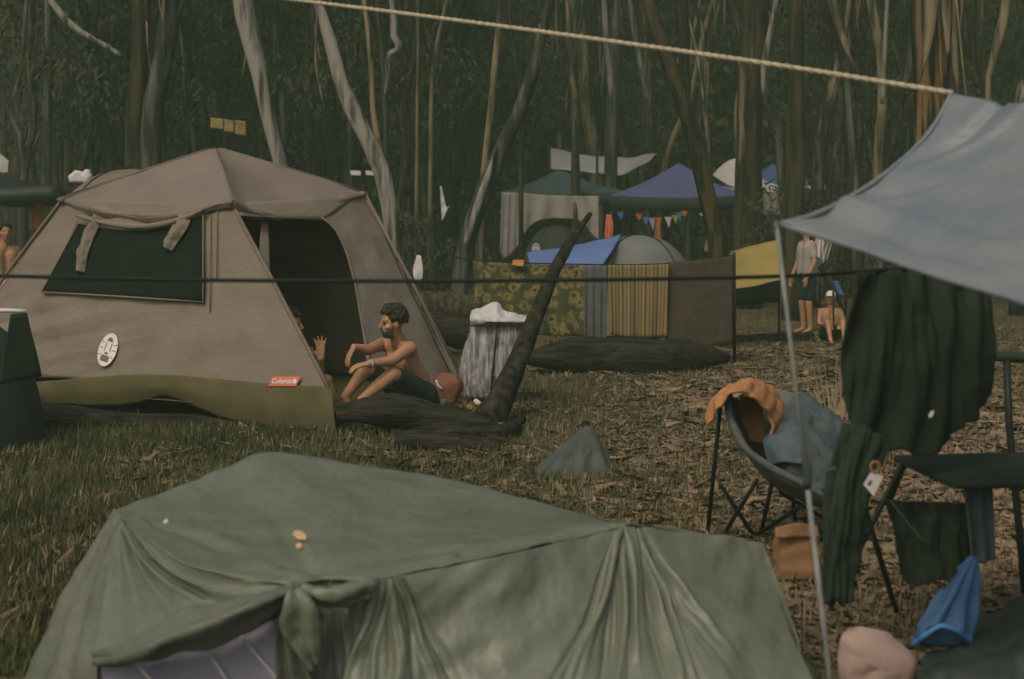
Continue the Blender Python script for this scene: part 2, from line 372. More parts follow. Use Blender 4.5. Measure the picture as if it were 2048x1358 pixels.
def tree(label, pts, mat, group=None, extra=(), strips=0, seed=0, crown=True, up=6.0, name='gum_tree'):
    """pts: (photo x, y, distance, photo width) from the frame's top edge to the ground"""
    P3 = [P(x, y, d) for x, y, d, w_ in pts]; rad = [w_ / 2 / F * d for x, y, d, w_ in pts]
    P3[-1].z = zg(P3[-1].x, P3[-1].y) - .05
    # carry the stem on above the frame
    dirv = (P3[0] - P3[1]).normalized(); dirv = (dirv + Vector((0, 0, .8))).normalized()
    top = [P3[0] + dirv * up * k / 3 + Vector((rnd.uniform(-.2, .2), rnd.uniform(-.2, .2), 0)) for k in (3, 2, 1)]
    full = top + P3; fr = [rad[0] * .25, rad[0] * .55, rad[0] * .85] + rad
    n = 26; line = cr(full, n); rr = []
    L = [0]
    for a, b in zip(full, full[1:]): L.append(L[-1] + (b - a).length)
    for i in range(n):
        t = L[-1] * i / (n - 1); k = 0
        while k < len(full) - 2 and L[k + 1] < t: k += 1
        u = (t - L[k]) / max(L[k + 1] - L[k], 1e-6); rr.append(fr[k] * (1 - u) + fr[k + 1] * u)
    root = empty(name, P3[-1], label, 'tree', group)
    mb = MB(); mb.tube(line, rr, 12, wob=.28, seed=seed)
    # a few limbs above the frame
    rg = random.Random(seed); ends = [full[0]]
    for k in range(3):
        p0 = line[2 + 2 * k]; q = p0 + Vector((rg.uniform(-1.6, 1.6), rg.uniform(-1.2, 1.2), rg.uniform(.8, 1.8)))
        mb.tube(cr([p0, p0.lerp(q, .5) + Vector((0, 0, .15)), q], 6), [rr[2 + 2 * k] * .5 * (1 - j / 7) for j in range(6)], 7); ends.append(q)
    mb.build('trunk', mat, root)
    for e in extra:
        if len(e) == 2: mt, ep = e
        b3 = MB(); ql = [P(x, y, d) for x, y, d, w_ in ep]; b3.tube(cr(ql, 14), np.interp(np.linspace(0, 1, 14), np.linspace(0, 1, len(ep)), [w_ / 2 / F * d for x, y, d, w_ in ep]).tolist(), 8, wob=.2, seed=seed + 3)
        b3.build('branch', mt, root)
    if strips:
        for k in range(strips):
            sb = MB()
            i = rg.randint(5, 15); p = line[i]; a = rg.uniform(0, 6.28); o = Vector((math.cos(a), -abs(math.sin(a)), 0)) * rr[i] * 1.05
            ln = rg.uniform(.5, 1.4); q = p + o
            sb.tube(cr([q, q + o * .3 + Vector((0, 0, -ln * .5)), q + o * .2 + Vector((rg.uniform(-.1, .1), 0, -ln))], 7), [.012, .016, .018, .016, .014, .01, .005], 5)
            sb.build('bark_strip', m_btan, root)
    if crown:
        leaf_mesh('crown', crown_pts([tuple(e + Vector((0, 0, .4))) for e in ends], [1.5] * len(ends), 900, seed + 11), .16, m_leaf, seed, parent=root)
    return root
GR = 'gum trees around the camp'
tree('pale leaning gum trunk rising behind the peak of the big brown tent', [(478, -40, 18, 36), (500, 70, 18, 36), (520, 150, 18, 33), (538, 240, 18, 28), (562, 330, 18, 26), (590, 450, 18, 28), (612, 672, 18, 34)], m_bpale, GR, seed=1, strips=3)
tree('pale forked gum trunk leaning right beside the brown tent roof corner', [(620, -40, 17, 16), (655, 60, 17, 24), (672, 130, 17, 26), (700, 210, 17, 32), (738, 285, 17, 30), (768, 355, 17, 34), (782, 450, 17, 32), (795, 560, 17, 30), (800, 688, 17, 36)], m_bpale, GR, extra=[(m_btan, [(725, -20, 17.2, 8), (740, 100, 17.2, 10), (746, 220, 17.2, 11), (758, 300, 17.1, 13), (768, 355, 17, 20)])], seed=2, strips=2)
tree('gum with a crooked white broken limb hanging in the gap right of the forked trunk', [(740, -40, 24, 8), (762, 60, 24, 10), (770, 200, 24, 12), (775, 400, 24, 14), (780, 613, 24, 18)], m_bfar, GR, extra=[(m_bpale, [(783, -10, 20, 11), (788, 40, 20, 15), (788, 75, 20, 15), (800, 92, 20, 17), (790, 104, 20, 14), (776, 112, 20, 10), (775, 150, 20, 8), (770, 190, 20, 4)])], seed=3)
tree('slender straight tan sapling, left one of two thin stems right of the crooked limb', [(836, -40, 26, 5), (837, 100, 26, 6), (834, 250, 26, 7), (832, 595, 26, 8)], m_btan, GR, seed=4)
tree('slender tan sapling with a bent top, right one of two thin stems', [(900, -40, 26, 6), (880, 60, 26, 8), (868, 130, 26, 9), (862, 240, 26, 9), (860, 595, 26, 9)], m_btan, GR, seed=5)
tree('tall thin tan gum stem that meets the leaning grey trunk', [(1000, -40, 20, 11), (998, 50, 20, 12), (990, 120, 20, 13), (984, 200, 20, 13), (974, 280, 20, 12), (964, 400, 20, 12), (955, 645, 20, 14)], m_btan, GR, seed=6)
tree('grey gum trunk leaning far to the right above the hung rugs', [(1110, -40, 19, 16), (1085, 60, 19, 20), (1066, 140, 19, 24), (1040, 220, 19, 28), (1006, 290, 19, 34), (978, 360, 19, 36), (950, 430, 19, 32), (925, 520, 19, 34), (905, 660, 19, 40)], m_bgrey, GR, extra=[(m_bpale, [(991, 296, 18.85, 5), (980, 340, 18.85, 12), (962, 390, 18.83, 16), (946, 440, 18.83, 16), (930, 490, 18.83, 9)])], seed=7, strips=3)
tree('dark gum stem curving down in front of the blue canopy', [(1285, -40, 17, 26), (1325, 90, 17, 32), (1358, 180, 17, 30), (1385, 260, 17, 30), (1403, 340, 17, 32), (1424, 430, 17, 32), (1440, 530, 17, 36), (1445, 688, 17, 44)], m_bdark, GR, extra=[(m_bgrey, [(1362, -20, 18, 26), (1368, 80, 18, 24), (1375, 170, 18, 12), (1380, 240, 18, 5)])], seed=8, strips=4)
tree('thick dark gum trunk with an orange stripe, before the white tarp', [(1515, -40, 24, 50), (1505, 100, 24, 52), (1498, 250, 24, 54), (1497, 400, 24, 60), (1495, 520, 24, 62), (1490, 614, 24, 72)], m_bdark, GR, extra=[(m_btan, [(1478, 120, 23.5, 6), (1485, 150, 23.5, 14), (1484, 210, 23.5, 13), (1483, 235, 23.5, 9), (1485, 280, 23.5, 13), (1479, 330, 23.5, 6)]), (m_bpale, [(1555, -20, 23.6, 12), (1545, 40, 23.6, 9), (1533, 100, 23.6, 12), (1528, 150, 23.6, 16), (1526, 190, 23.6, 6)])], seed=9, strips=5)
tree('pale gum stem forked at its lower end, left of the orange barked gum', [(1662, -40, 20, 22), (1676, 40, 20, 24), (1685, 95, 20, 24), (1690, 150, 20, 16), (1700, 240, 20, 14), (1712, 420, 20, 18), (1720, 650, 20, 24)], m_bgrey, GR, extra=[(m_btan, [(1664, -20, 19.8, 13), (1680, 50, 19.8, 17), (1690, 90, 19.7, 16), (1702, 120, 19.7, 9), (1716, 145, 19.7, 4)])], seed=10)
tree('broad orange barked gum trunk above the pale blue tarp', [(1868, -40, 15, 78), (1866, 60, 15, 76), (1862, 150, 15, 66), (1860, 260, 15, 62), (1858, 400, 15, 60), (1860, 722, 15, 72)], m_borange, GR, extra=[(m_btan, [(1862, -30, 14.6, 30), (1858, 60, 14.6, 26), (1850, 110, 14.6, 18), (1838, 165, 14.6, 5)]), (m_btan, [(1890, -30, 14.65, 24), (1893, 60, 14.65, 20), (1896, 110, 14.65, 6)])], seed=11, strips=6)
tree('tan gum stem in the top right corner, thinning downward', [(2015, -40, 20, 20), (2008, 40, 20, 22), (1995, 90, 20, 18), (1978, 140, 20, 12), (1975, 300, 20, 12), (1972, 650, 20, 18)], m_btan, GR, seed=12)
tree('dark gum trunk just right of the orange striped trunk', [(1590, -40, 21, 26), (1592, 150, 21, 30), (1590, 300, 21, 40), (1588, 420, 21, 42), (1586, 640, 21, 46)], m_bdark, GR, seed=13, strips=3)
tree('dark gum with one long pale limb slanting down from the top left corner', [(285, -40, 20, 34), (282, 80, 20, 36), (276, 200, 20, 38), (270, 350, 20, 40), (268, 650, 20, 48)], m_bdark, GR, extra=[(m_bpale, [(90, -15, 19.5, 13), (128, 35, 19.5, 14), (165, 66, 19.5, 13), (212, 92, 19.5, 11), (242, 112, 19.5, 9)])], seed=14, strips=3)
tree('shaggy gum trunk with hanging bark ribbons left of the tent peak', [(345, -40, 19, 40), (335, 60, 19, 42), (318, 160, 19, 40), (305, 260, 19, 40), (300, 661, 19, 50)], m_bgrey, GR, seed=15, strips=14)
tree('dim grey gum at the left edge above the white tent tip', [(95, -40, 24, 14), (98, 120, 24, 16), (94, 250, 24, 17), (92, 613, 24, 20)], m_bgrey, GR, seed=16)
tree('thin gum leaning left at the far left edge of the wood', [(40, 160, 23, 8), (18, 220, 23, 9), (46, 300, 23, 11), (52, 620, 23, 14)], m_bgrey, GR, seed=17, crown=False)
tree('dark slim gum between the silver tarp and the leaning grey trunk', [(1040, 180, 24, 8), (1043, 280, 24, 9), (1042, 360, 24, 10), (1044, 613, 24, 12)], m_bdark, GR, seed=18, crown=False)
ex = [(1150, 28, .2), (1222, 30, -.1), (1256, 33, .3), (1330, 34, -.5), (1420, 26, .2), (1560, 27, .5), (1640, 24, -.4), (1755, 23, .1), (1815, 27, -.3), (1930, 24, .4), (2040, 22, -.2), (560, 29, -.3), (640, 31, .2), (900, 33, .4), (1120, 34, -.2), (1190, 37, .3), (1290, 37, .1), (1380, 36, -.3), (760, 30, .2), (1480, 30, -.2), (1690, 27, .3), (1975, 28, .1), (120, 30, -.1), (330, 31, .2), (180, 26, -.4), (390, 27, .3), (450, 33, 0), (60, 30, .3), (220, 33, .2), (700, 28, -.2)]
for i, (px, d, ln) in enumerate(ex):
    k = rnd.uniform(8, 26); ln *= 1.6; w1, w2 = rnd.uniform(-16, 16), rnd.uniform(-16, 16); fx = rnd.uniform(-40, 40)
    tree('ragged gum with patchy peeling pale bark among the dim trees behind the camp', [(px - ln * 130, -40, d, k), (px - ln * 80 + w1, 80, d, k * 1.05), (px - ln * 40 + w2, 200, d, k * 1.1), (px + rnd.uniform(-5, 5), 330, d, k * 1.15), (px + ln * 20, gy(d), d, k * 1.4)], [m_brag, m_bgrey, m_brag, m_btan][i % 4], 'ragged gums in the dim wood', extra=[([m_btan, m_bpale, m_bgrey][i % 3], [(px - ln * 100 + fx, -30, d - .1, k * .5), (px - ln * 60 + fx * .5 + w1 * .4, 100, d - .1, k * .55), (px - ln * 40 + w2, 205, d - .05, k * .6)])], seed=100 + i, strips=6, up=5)
# slender far trees: six prototypes, copied
protos = []
for k in range(9):
    r0 = rnd.uniform(.05, .11); ln_ = rnd.uniform(-.22, .22); pts = [Vector((ln_ * z + rnd.uniform(-.28, .28) * min(1, z / 2) + .2 * math.sin(z * .9 + k), rnd.uniform(-.1, .1), z)) for z in (-.1, 1.2, 2.4, 4, 5.5, 7.5, 11)]
    root = empty('far_gum', (0, 0, 0), 'slender dim gum trunk among many in the dark wood behind the camp', 'tree', 'slender gums of the dark wood')
    mb = MB(); mb.tube(cr(pts, 18), [r0 * (1.15 - .9 * i / 18) for i in range(18)], 7, wob=.25, seed=k)
    for q in range(3):
        z = rnd.uniform(1.6, 5); p0 = cr(pts, 60)[int(59 * (z + .1) / 11.3)]; e = p0 + Vector((rnd.uniform(-1.2, 1.2), rnd.uniform(-.5, .5), rnd.uniform(.8, 2)))
        mb.tube(cr([p0, p0.lerp(e, .5) + Vector((0, 0, .2)), e], 6), [.045, .038, .03, .024, .018, .008], 5)
    tr_ = mb.build('trunk', [m_bfar, m_bfar, m_bgrey][k % 3], root)
    cs = [(rnd.uniform(-1, 1), rnd.uniform(-.8, .8), z) for z in (3.5, 5.2, 7, 9, 11)]
    lf = leaf_mesh('crown', crown_pts(cs, [.8, 1, 1.3, 1.6, 1.6], 2200, 50 + k), .15, m_leaff, 60 + k, parent=root)
    protos.append((root, tr_, lf))
used = set()
def far_tree(k, x, y, rz, s):
    root, tr_, lf = protos[k]
    if k not in used: used.add(k); o = root
    else:
        o = root.copy(); COL.objects.link(o)
        for ch in (tr_, lf):
            c = ch.copy(); COL.objects.link(c); c.parent = o
    o.location = (x, y, zg(x, y)); o.rotation_euler = (rnd.uniform(-.06, .06), rnd.uniform(-.13, .13), rz); o.scale = (s, s, s * rnd.uniform(.9, 1.2))
for i in range(170):
    d = rnd.uniform(25, 46); px = -60 + 2170 * ((i * .618) % 1)
    if 980 < px < 1640: d = rnd.uniform(37, 47)
    far_tree(i % 9, (px - 1024) / F * d, d, rnd.uniform(0, 6.28), rnd.uniform(.7, 1.25))
# the wood behind, one mass of leaves
rg = np.random.default_rng(5)
N = 130000
yy = rg.uniform(36, 60, N); xx = rg.uniform(-1, 1, N) * (yy * .42 + 3); zz = rg.uniform(0, 1, N) ** 1.0 * 13
cl = np.array([noise.noise(Vector((a * .5, b * .3, c * .4))) for a, b, c in zip(xx, yy, zz)])
keep = cl + rg.uniform(-.35, .35, N) > -.16
tag(leaf_mesh('far_wood', np.stack([xx, yy, zz], 1)[keep], .42, m_leaff, 8, asp=.35, droop=.5), kind='stuff')
# low shrubs between camp and wood
def shrub(x, d, r, seed, label, mat=m_leaff):
    g = G(x, d); root = empty('shrub', g, label, 'shrub')
    mb = MB()
    for k in range(6):
        e = g + Vector((rnd.uniform(-r, r) * .7, rnd.uniform(-r, r) * .4, r * rnd.uniform(.8, 1.5)))
        mb.tube(cr([g, g.lerp(e, .5) + Vector((0, 0, .1)), e], 6), [.02, .018, .015, .012, .009, .005], 5)
    mb.build('stem', m_bdark, root)
    cs = [tuple(g + Vector((rnd.uniform(-r, r), rnd.uniform(-r, r) * .5, r * rnd.uniform(.4, 1.6)))) for _ in range(6)]
    leaf_mesh('foliage', crown_pts(cs, [r * .6] * 6, 1400, seed), .13, mat, seed, parent=root)
shrub(870, 23, 1.0, 21, 'dark shrub in the gap between the forked trunk and the leaning grey trunk')
shrub(655, 22, 1.0, 22, 'dark shrub showing over the right slope of the brown tent roof')
shrub(1690, 22, 1.2, 23, 'dark shrub behind the pale blue tarp near the forked stem')
shrub(1010, 30, 1.2, 24, 'dark shrub beside the left end of the teal canopy')
shrub(235, 24, 1.0, 25, 'dark shrub over the left slope of the brown tent roof')
shrub(1800, 26, 1.6, 26, 'broad dark shrub left of the orange barked gum')
shrub(1960, 24, 1.6, 27, 'dark shrub behind the right end of the pale blue tarp')

# grass and litter
def blades(name, pts, hmin, hmax, wd, mat, seed):
    rg = np.random.default_rng(seed); n = len(pts); pts = np.asarray(pts)
    h = rg.uniform(hmin, hmax, n); a = rg.uniform(0, 6.28, n); ln = rg.uniform(.1, .7, n) * h
    sd = np.stack([np.cos(a), np.sin(a), 0 * a], 1) * wd; le = np.stack([np.cos(a + 1.4), np.sin(a + 1.4), 0 * a], 1) * ln[:, None]
    up = np.stack([0 * h, 0 * h, h], 1)
    V = np.stack([pts - sd, pts + sd, pts + le * .35 + up * .6 + sd * .7, pts + le + up, pts + le * .35 + up * .6 - sd * .7], 1).reshape(-1, 3)
    me = bpy.data.meshes.new(name); me.vertices.add(5 * n); me.vertices.foreach_set('co', V.ravel())
    me.loops.add(5 * n); me.loops.foreach_set('vertex_index', np.arange(5 * n, dtype=np.int32))
    me.polygons.add(n); me.polygons.foreach_set('loop_start', np.arange(0, 5 * n, 5, dtype=np.int32))
    me.update(calc_edges=True); me.validate(); me.materials.append(mat)
    return tag(link(name, me), kind='stuff')
def scatter(n, d0, d1, dens, seed):
    rg = np.random.default_rng(seed); out = []
    while len(out) < n:
        d = math.exp(rg.uniform(math.log(d0), math.log(d1))); px = rg.uniform(-80, 2130); x = (px - 1024) / F * d
        if -1.45 < x < 1.0 and d < 5.6: continue
        if x < -1.15 and 10.45 + (-1.31 - x) * .53 < d + (.0 if px > 480 else .35) and d < 14 and x < -1.25 + (d - 10.25) * .45: continue
        if rg.uniform() < dens(px, d, x): out.append((x, d, zg(x, d) - .005))
    return out
def patch(x, d, s, k): return noise.noise(Vector((x * s, d * s, k)))
def dg(px, d, x):
    b = .95 - max(0, (px - 800) / 900)
    if d > 14: b = .35
    return max(.04, b + .5 * patch(x, d, .9, 2))
blades('grass', scatter(95000, 4.8, 24, dg, 1), .015, .085, .0035, m_grass, 2)
blades('dry_grass', scatter(15000, 5, 22, lambda px, d, x: .3 + patch(x, d, 1.6, 9), 3), .02, .10, .0035, m_dry, 4)
def dl(px, d, x): return max(.03, min(1, .15 + (px - 600) / 1100) + .9 * patch(x, d, 1.1, 5))
lp = np.array(scatter(50000, 5, 20, dl, 6)); lp[:, 2] += rg.uniform(.006, .03, len(lp))
def flat_leaves(name, pts, size, mat, seed):
    rg = np.random.default_rng(seed); n = len(pts); a = rg.uniform(0, 6.28, n); s = size * rg.uniform(.5, 1.4, n)
    ax = np.stack([np.cos(a), np.sin(a), rg.uniform(-.35, .35, n)], 1) * (s / 2)[:, None]
    sd = np.stack([-np.sin(a), np.cos(a), rg.uniform(-.5, .5, n)], 1) * (s * .13)[:, None]
    V = np.stack([pts - ax, pts + sd, pts + ax, pts - sd], 1).reshape(-1, 3)
    me = bpy.data.meshes.new(name); me.vertices.add(4 * n); me.vertices.foreach_set('co', V.ravel())
    me.loops.add(4 * n); me.loops.foreach_set('vertex_index', np.arange(4 * n, dtype=np.int32))
    me.polygons.add(n); me.polygons.foreach_set('loop_start', np.arange(0, 4 * n, 4, dtype=np.int32))
    me.update(calc_edges=True); me.validate(); me.materials.append(mat)
    return tag(link(name, me), kind='stuff')
flat_leaves('leaf_litter', lp, .075, m_litter, 7)
bp_ = np.array(scatter(2600, 5, 19, lambda px, d, x: max(.05, dl(px, d, x) - .1), 16)); bp_[:, 2] += .02
flat_leaves('bark_litter', bp_, .26, M('bark_litter', (.09, .065, .04), .9, (.30, .215, .13), sc=5), 17)

# ------------------------------------------------------------ logs
def log(label, pts, rad, mat, seed, name='fallen_log', stubs=()):
    pp = [Vector(p) for p in pts]; c = sum(pp, Vector()) / len(pp); root_loc = Vector((c.x, c.y, 0))
    mb = MB(); n = 22
    rr = np.interp(np.linspace(0, 1, n), np.linspace(0, 1, len(rad)), rad).tolist()
    mb.tube(cr(pp, n), rr, 14, wob=.2, seed=seed)
    for a, b, r in stubs: mb.tube(cr([a, (Vector(a) + Vector(b)) / 2, b], 6), [r, r * .9, r * .8, r * .7, r * .55, r * .3], 7, wob=.2)
    return tag(mb.build(name, mat, origin=root_loc), label, 'log')
log('dark fallen log lying on the grass in front of the sitting man', [P(672, 826, 10.1), P(770, 820, 10.15), P(860, 838, 10.2), P(960, 858, 10.15), P(1040, 878, 10.1)], [.05, .12, .125, .10, .04], m_logd, 31)
log('dark dead trunk leaning up to the right beside the silver bag', [P(975, 850, 10.6), P(1005, 790, 10.8), P(1045, 700, 11.2), P(1085, 600, 11.8), P(1125, 510, 12.4), P(1180, 428, 13)], [.12, .085, .068, .056, .046, .022], m_snag, 32, 'dead_trunk')
log('long dark log on the ground under the hung rugs', [P(1040, 716, 14), P(1160, 712, 14.1), P(1290, 716, 14), P(1400, 712, 14.2), P(1455, 716, 14.3)], [.05, .2, .19, .17, .05], m_logd, 33)
log('brown log lying behind the silver bag, upper one of two', [P(800, 612, 17), P(880, 612, 17), P(970, 618, 16.8)], [.16, .18, .15], m_logm, 34)
log('brown log lying behind the silver bag, lower one of two', [P(790, 668, 15.5), P(880, 660, 15.6), P(960, 668, 15.5)], [.2, .2, .17], m_logd, 35)
log('thin brown log on the bare patch below the yellow sheet', [P(1460, 678, 17.6), P(1540, 676, 17.6), P(1625, 672, 17.8)], [.05, .06, .05], m_logd, 36)
log('dark log below the left of the brown tent, its right part added as shade', [P(-80, 834, 10.4), P(40, 838, 10.45), P(160, 846, 10.5), P(260, 848, 10.55), P(380, 850, 10.55), P(500, 858, 10.5)], [.15, .14, .12, .08, .08, .03], m_logd, 37)  # right part drawn out to darken the hollow under the skirt
log('short dark log added as shade on the grass before the leaning trunk', [P(790, 885, 9.5), P(880, 890, 9.5), P(1000, 893, 9.55)], [.07, .08, .05], m_logd, 38)  # added to deepen the shade around the logs

for lb, pts_, rd_ in (('thin dark branch added as shade at the log by the sitting man', [P(800, 868, 9.85), P(880, 862, 9.9), P(980, 880, 9.8), P(1060, 896, 9.6)], [.02, .05, .045, .015]), ('crooked dark branch added as shade between the trunk and log', [P(860, 880, 9.7), P(930, 868, 9.75), P(1010, 862, 9.95), P(1045, 838, 10.3)], [.02, .045, .05, .03])):
    log(lb, pts_, rd_, m_logd, 40 + len(lb), 'branch')  # both branches added to darken the shaded ground by the logs
# ------------------------------------------------------------ the big brown tent
C0, L0, R0 = P(660, gy(10.25), 10.25), P(-130, gy(12.2), 12.2), P(930, gy(12.24), 12.24)
B0 = L0 + R0 - C0
C1, L1 = P(657, 776, 10.28), P(-112, 742, 12.18)
Cr, Lr, Rr, PK = P(464, 408, 11.2), P(125, 398, 12.0), P(725, 386, 12.3), P(430, 294, 12.15)
Br = Lr + Rr - Cr
def bil(A, B, C, D, s, t):     # A,B top left/right; D,C bottom left/right
    return A.lerp(B, s).lerp(D.lerp(C, s), t)
def onw(px, py, q, off=0):
    """the point of the sloping wall q that stands at this photo position"""
    s = t = .5
    def pr(s, t):
        p = bil(*q, s, t); return 1024 + p.x / p.y * F, HY + (H - p.z) / p.y * F
    for _ in range(25):
        x, y = pr(s, t); e = 1e-4
        a, b = pr(s + e, t); c, d = pr(s, t + e)
        J = [[(a - x) / e, (c - x) / e], [(b - y) / e, (d - y) / e]]; dt = J[0][0] * J[1][1] - J[0][1] * J[1][0]
        dx, dy = px - x, py - y
        s += (dx * J[1][1] - dy * J[0][1]) / dt; t += (J[0][0] * dy - J[1][0] * dx) / dt
    p = bil(*q, s, t)
    if off:
        e = 1e-3; n = (bil(*q, s + e, t) - p).cross(bil(*q, s, t + e) - p).normalized()
        if n.y > 0: n = -n
        p = p + n * off
    return p
WW = (Lr, Cr, C1, L1); DW = (Cr, Rr, R0, C1)
tent = empty('cabin_tent', ((C0 + B0) / 2), 'big brown cabin tent with a wide dark window, open door and pyramid roof', 'tent')
def wcol(u):  # bottom of the brown part of the window wall
    return .79 + .02 * math.sin(u * 7)
def dwall(u, v):
    a = 0
    for c, am, wd in ((.60, -.016, .022), (.68, .014, .02), (.76, -.018, .026), (.86, .014, .022), (.95, -.014, .02), (1.06, .012, .02), (1.2, -.012, .03)):
        k = (v + u * .55 - c); a += am * math.exp(-(k / wd) ** 2) * max(0, min(1, (.75 - u) * 3)) * max(0, min(1, (v - .52) * 6))
    return a + .008 * math.sin(26 * u) * max(0, v - .3) * .5
rails = []
for t in (0, .15, .4, .65, .85, 1.01):
    rails.append([bil(*WW, s, t) for s in (0, .25, .5, .75, 1)])
sheet('window_wall', rails, m_tent, tent, 90, 50, wr=.016, wf=2.6, disp=dwall)
# olive skirt: lower edge lifts where the floor bridges a hollow
sk_top = [onw(x, y, WW, .02) for x, y in ((-120, 745), (40, 764), (100, 762), (200, 754), (330, 750), (450, 760), (560, 769), (668, 777))]
sk_bot = [P(x, y, C1.y + (L1.y - C1.y) * (657 - x) / 769 - .09) for x, y in ((-130, 790), (30, 800), (95, 808), (200, 812), (275, 806), (330, 792), (390, 815), (480, 845), (590, 862), (674, 868))]
sheet('skirt', [sk_top, [(a + b) / 2 + Vector((.0, -.03, 0)) for a, b in zip(cr(sk_top, 12), cr(sk_bot, 12))], sk_bot], m_olive, tent, 70, 12, wr=.02, wf=3)
# door wall: fabric right of the opening, a strip over it, skirt
door_edge = [(552, 414), (640, 436), (668, 460), (692, 510), (709, 575), (720, 640), (732, 700), (742, 760), (748, 838)]
leg_edge = [(700, 392), (727, 386), (748, 430), (775, 484), (805, 545), (838, 610), (868, 672), (898, 730), (930, 792)]
dl_ = [onw(x, y, DW) for x, y in door_edge]; de_ = [onw(x, y, DW) for x, y in leg_edge]
sheet('door_wall', [dl_, [(a + b) / 2 + Vector((.02, .05, 0)) for a, b in zip(dl_, de_)], de_], m_tent, tent, 40, 20, wr=.02, wf=3)
sheet('door_header', [[onw(x, y, DW) for x, y in ((466, 406), (560, 400), (720, 387))], [onw(x, y, DW) for x, y in ((480, 432), (560, 436), (644, 440))]], m_tent, tent, 20, 6, lin=True)
mbp = MB(); mbp.tube(cr([onw(x, y, DW, .012) for x, y in door_edge[1:]], 30), .009, 6); mbp.build('door_piping', m_trim, tent)
sheet('door_flap', [[onw(x, y, DW, -.10) for x, y in ((535, 425), (548, 424))], [onw(x, y, DW, -.12) for x, y in ((536, 490), (556, 490))], [onw(x, y, DW, -.14) for x, y in ((548, 560), (560, 575))]], m_tent, tent, 8, 20)
# other walls, floor
sheet('left_wall', [[Br, Lr], [B0, L0]], m_tent, tent, 12, 12, lin=True)
sheet('back_wall', [[Rr, Br], [R0, B0]], m_tent, tent, 12, 12, lin=True)
up_ = Vector((0, 0, .12)); sheet('floor', [[L0 + up_, C0 + up_], [B0 + up_, R0 + up_]], m_olive, tent, 6, 6, lin=True)
# roof
def eave(a, b, sag, k=5, out=Vector((0, 0, 0))):
    return [a.lerp(b, i / (k - 1)) - Vector((0, 0, sag * math.sin(math.pi * i / (k - 1)))) + out for i in range(k)]
cen = (Cr + Br) / 2
ov = lambda p: p + (Vector((p.x, p.y, 0)) - Vector((cen.x, cen.y, 0))).normalized() * .05
eLC = [P(120, 400, 11.98), P(165, 414, 11.85), P(225, 427, 11.68), P(300, 433, 11.5), P(370, 426, 11.33), P(425, 412, 11.2), P(466, 402, 11.12)]
eCR = [P(466, 402, 11.12), P(505, 422, 11.25), P(555, 429, 11.45), P(615, 422, 11.75), P(670, 406, 12.0), P(732, 386, 12.28)]
for k, (e, sg) in enumerate(((eLC, 1), (eCR, 1), (eave(ov(Rr), ov(Br), .08), 1), (eave(ov(Br), ov(Lr), .08), 1))):
    mid = [PK.lerp(q, .55) - Vector((0, 0, .03 * math.sin(math.pi * i / (len(e) - 1)))) + Vector((0, 0, .012)) for i, q in enumerate(e)]
    apex = [PK.lerp(q, .03) for q in e]
    sheet('roof_panel', [apex, mid, e], m_roof, tent, 44, 26, wr=.008, wf=3.5, seed=k)
    vb = [q - Vector((0, 0, .055 + .012 * math.sin(i * 2.1))) + (cen - q) * Vector((.03, .03, 0)) for i, q in enumerate(e)]
    sheet('valance', [[q + Vector((0, -.003, 0)) for q in e], vb], m_trim, tent, 40, 5, lin=True, wr=.012, wf=8)
for a, b in ((Cr, C1), (Lr, L1), (Rr, R0), (Br, B0)):
    mb = MB(); mb.tube(cr([a, a.lerp(b, .5) + (a - cen) * Vector((.03, .03, 0)), b], 12), .016, 8); mb.build('leg', m_trim if b is not R0 else m_tent, tent)
for e in (Cr, Rr, Lr):
    mb = MB(); mb.ball(e + Vector((0, -.02, -.01)), .035, .035, .03); mb.build('corner_hub', m_trim, tent)
for q in (eLC[-1], eCR[-1], eLC[0]):
    mb = MB(); mb.tube([PK.lerp(q, .04) + Vector((0, -.006, .004)), PK.lerp(q, .5) + Vector((0, -.006, .01)), q + Vector((0, -.006, .004))], .008, 6); mb.build('roof_seam', m_roof, tent)
# window
wt = [(163, 448), (240, 462), (330, 458), (412, 432)]; wb_ = [(90, 586), (200, 592), (310, 599), (412, 606)]
sheet('window_mesh', [[onw(x, y, WW, .028) for x, y in wt], [onw((a[0] + b[0]) / 2, (a[1] + b[1]) / 2, WW, .03) for a, b in zip(wt, wb_)], [onw(x, y, WW, .028) for x, y in wb_]], m_mesh, tent, 20, 14)
fr_ = MB(); loop = wb_ + wt[::-1] + [wb_[0]]
fr_.tube([onw(x, y, WW, .034) for x, y in loop], .009, 6); fr_.build('window_piping', m_trim, tent)
roll = MB(); roll.tube(cr([onw(x, y, WW, .07) for x, y in ((165, 436), (215, 448), (265, 456), (320, 456), (375, 442), (418, 424))], 26), np.interp(np.linspace(0, 1, 26), [0, .15, .5, .85, 1], [.014, .02, .024, .02, .014]).tolist(), 10, wob=.25, seed=2)
roll.build('rolled_window_cover', m_tent, tent)
for lf_, rt_ in (([(196, 430), (176, 470), (163, 508), (160, 545)], [(216, 440), (196, 480), (184, 515), (178, 548)]), ([(366, 432), (356, 452), (340, 480), (336, 496)], [(392, 432), (384, 458), (364, 488), (352, 506)])):
    sheet('hanging_tie', [[onw(a[0], a[1], WW, .05), onw((a[0] + b[0]) / 2, (a[1] + b[1]) / 2, WW, .085), onw(b[0], b[1], WW, .05)] for a, b in zip(lf_, rt_)], m_tent, tent, 16, 30, wr=.022, wf=16, thick=.008)
for x0, y0, x1, y1 in ((425, 432, 423, 625), (438, 420, 436, 560), (158, 442, 108, 560), (560, 445, 512, 428)):
    mb = MB(); q = WW if x0 < 500 else DW; a, b = onw(x0, y0, q, .02), onw(x1, y1, q, .02); mb.tube([a, a.lerp(b, .5) + Vector((0, -.006, 0)), b], .005, 5); mb.build('strap', m_trim, tent)
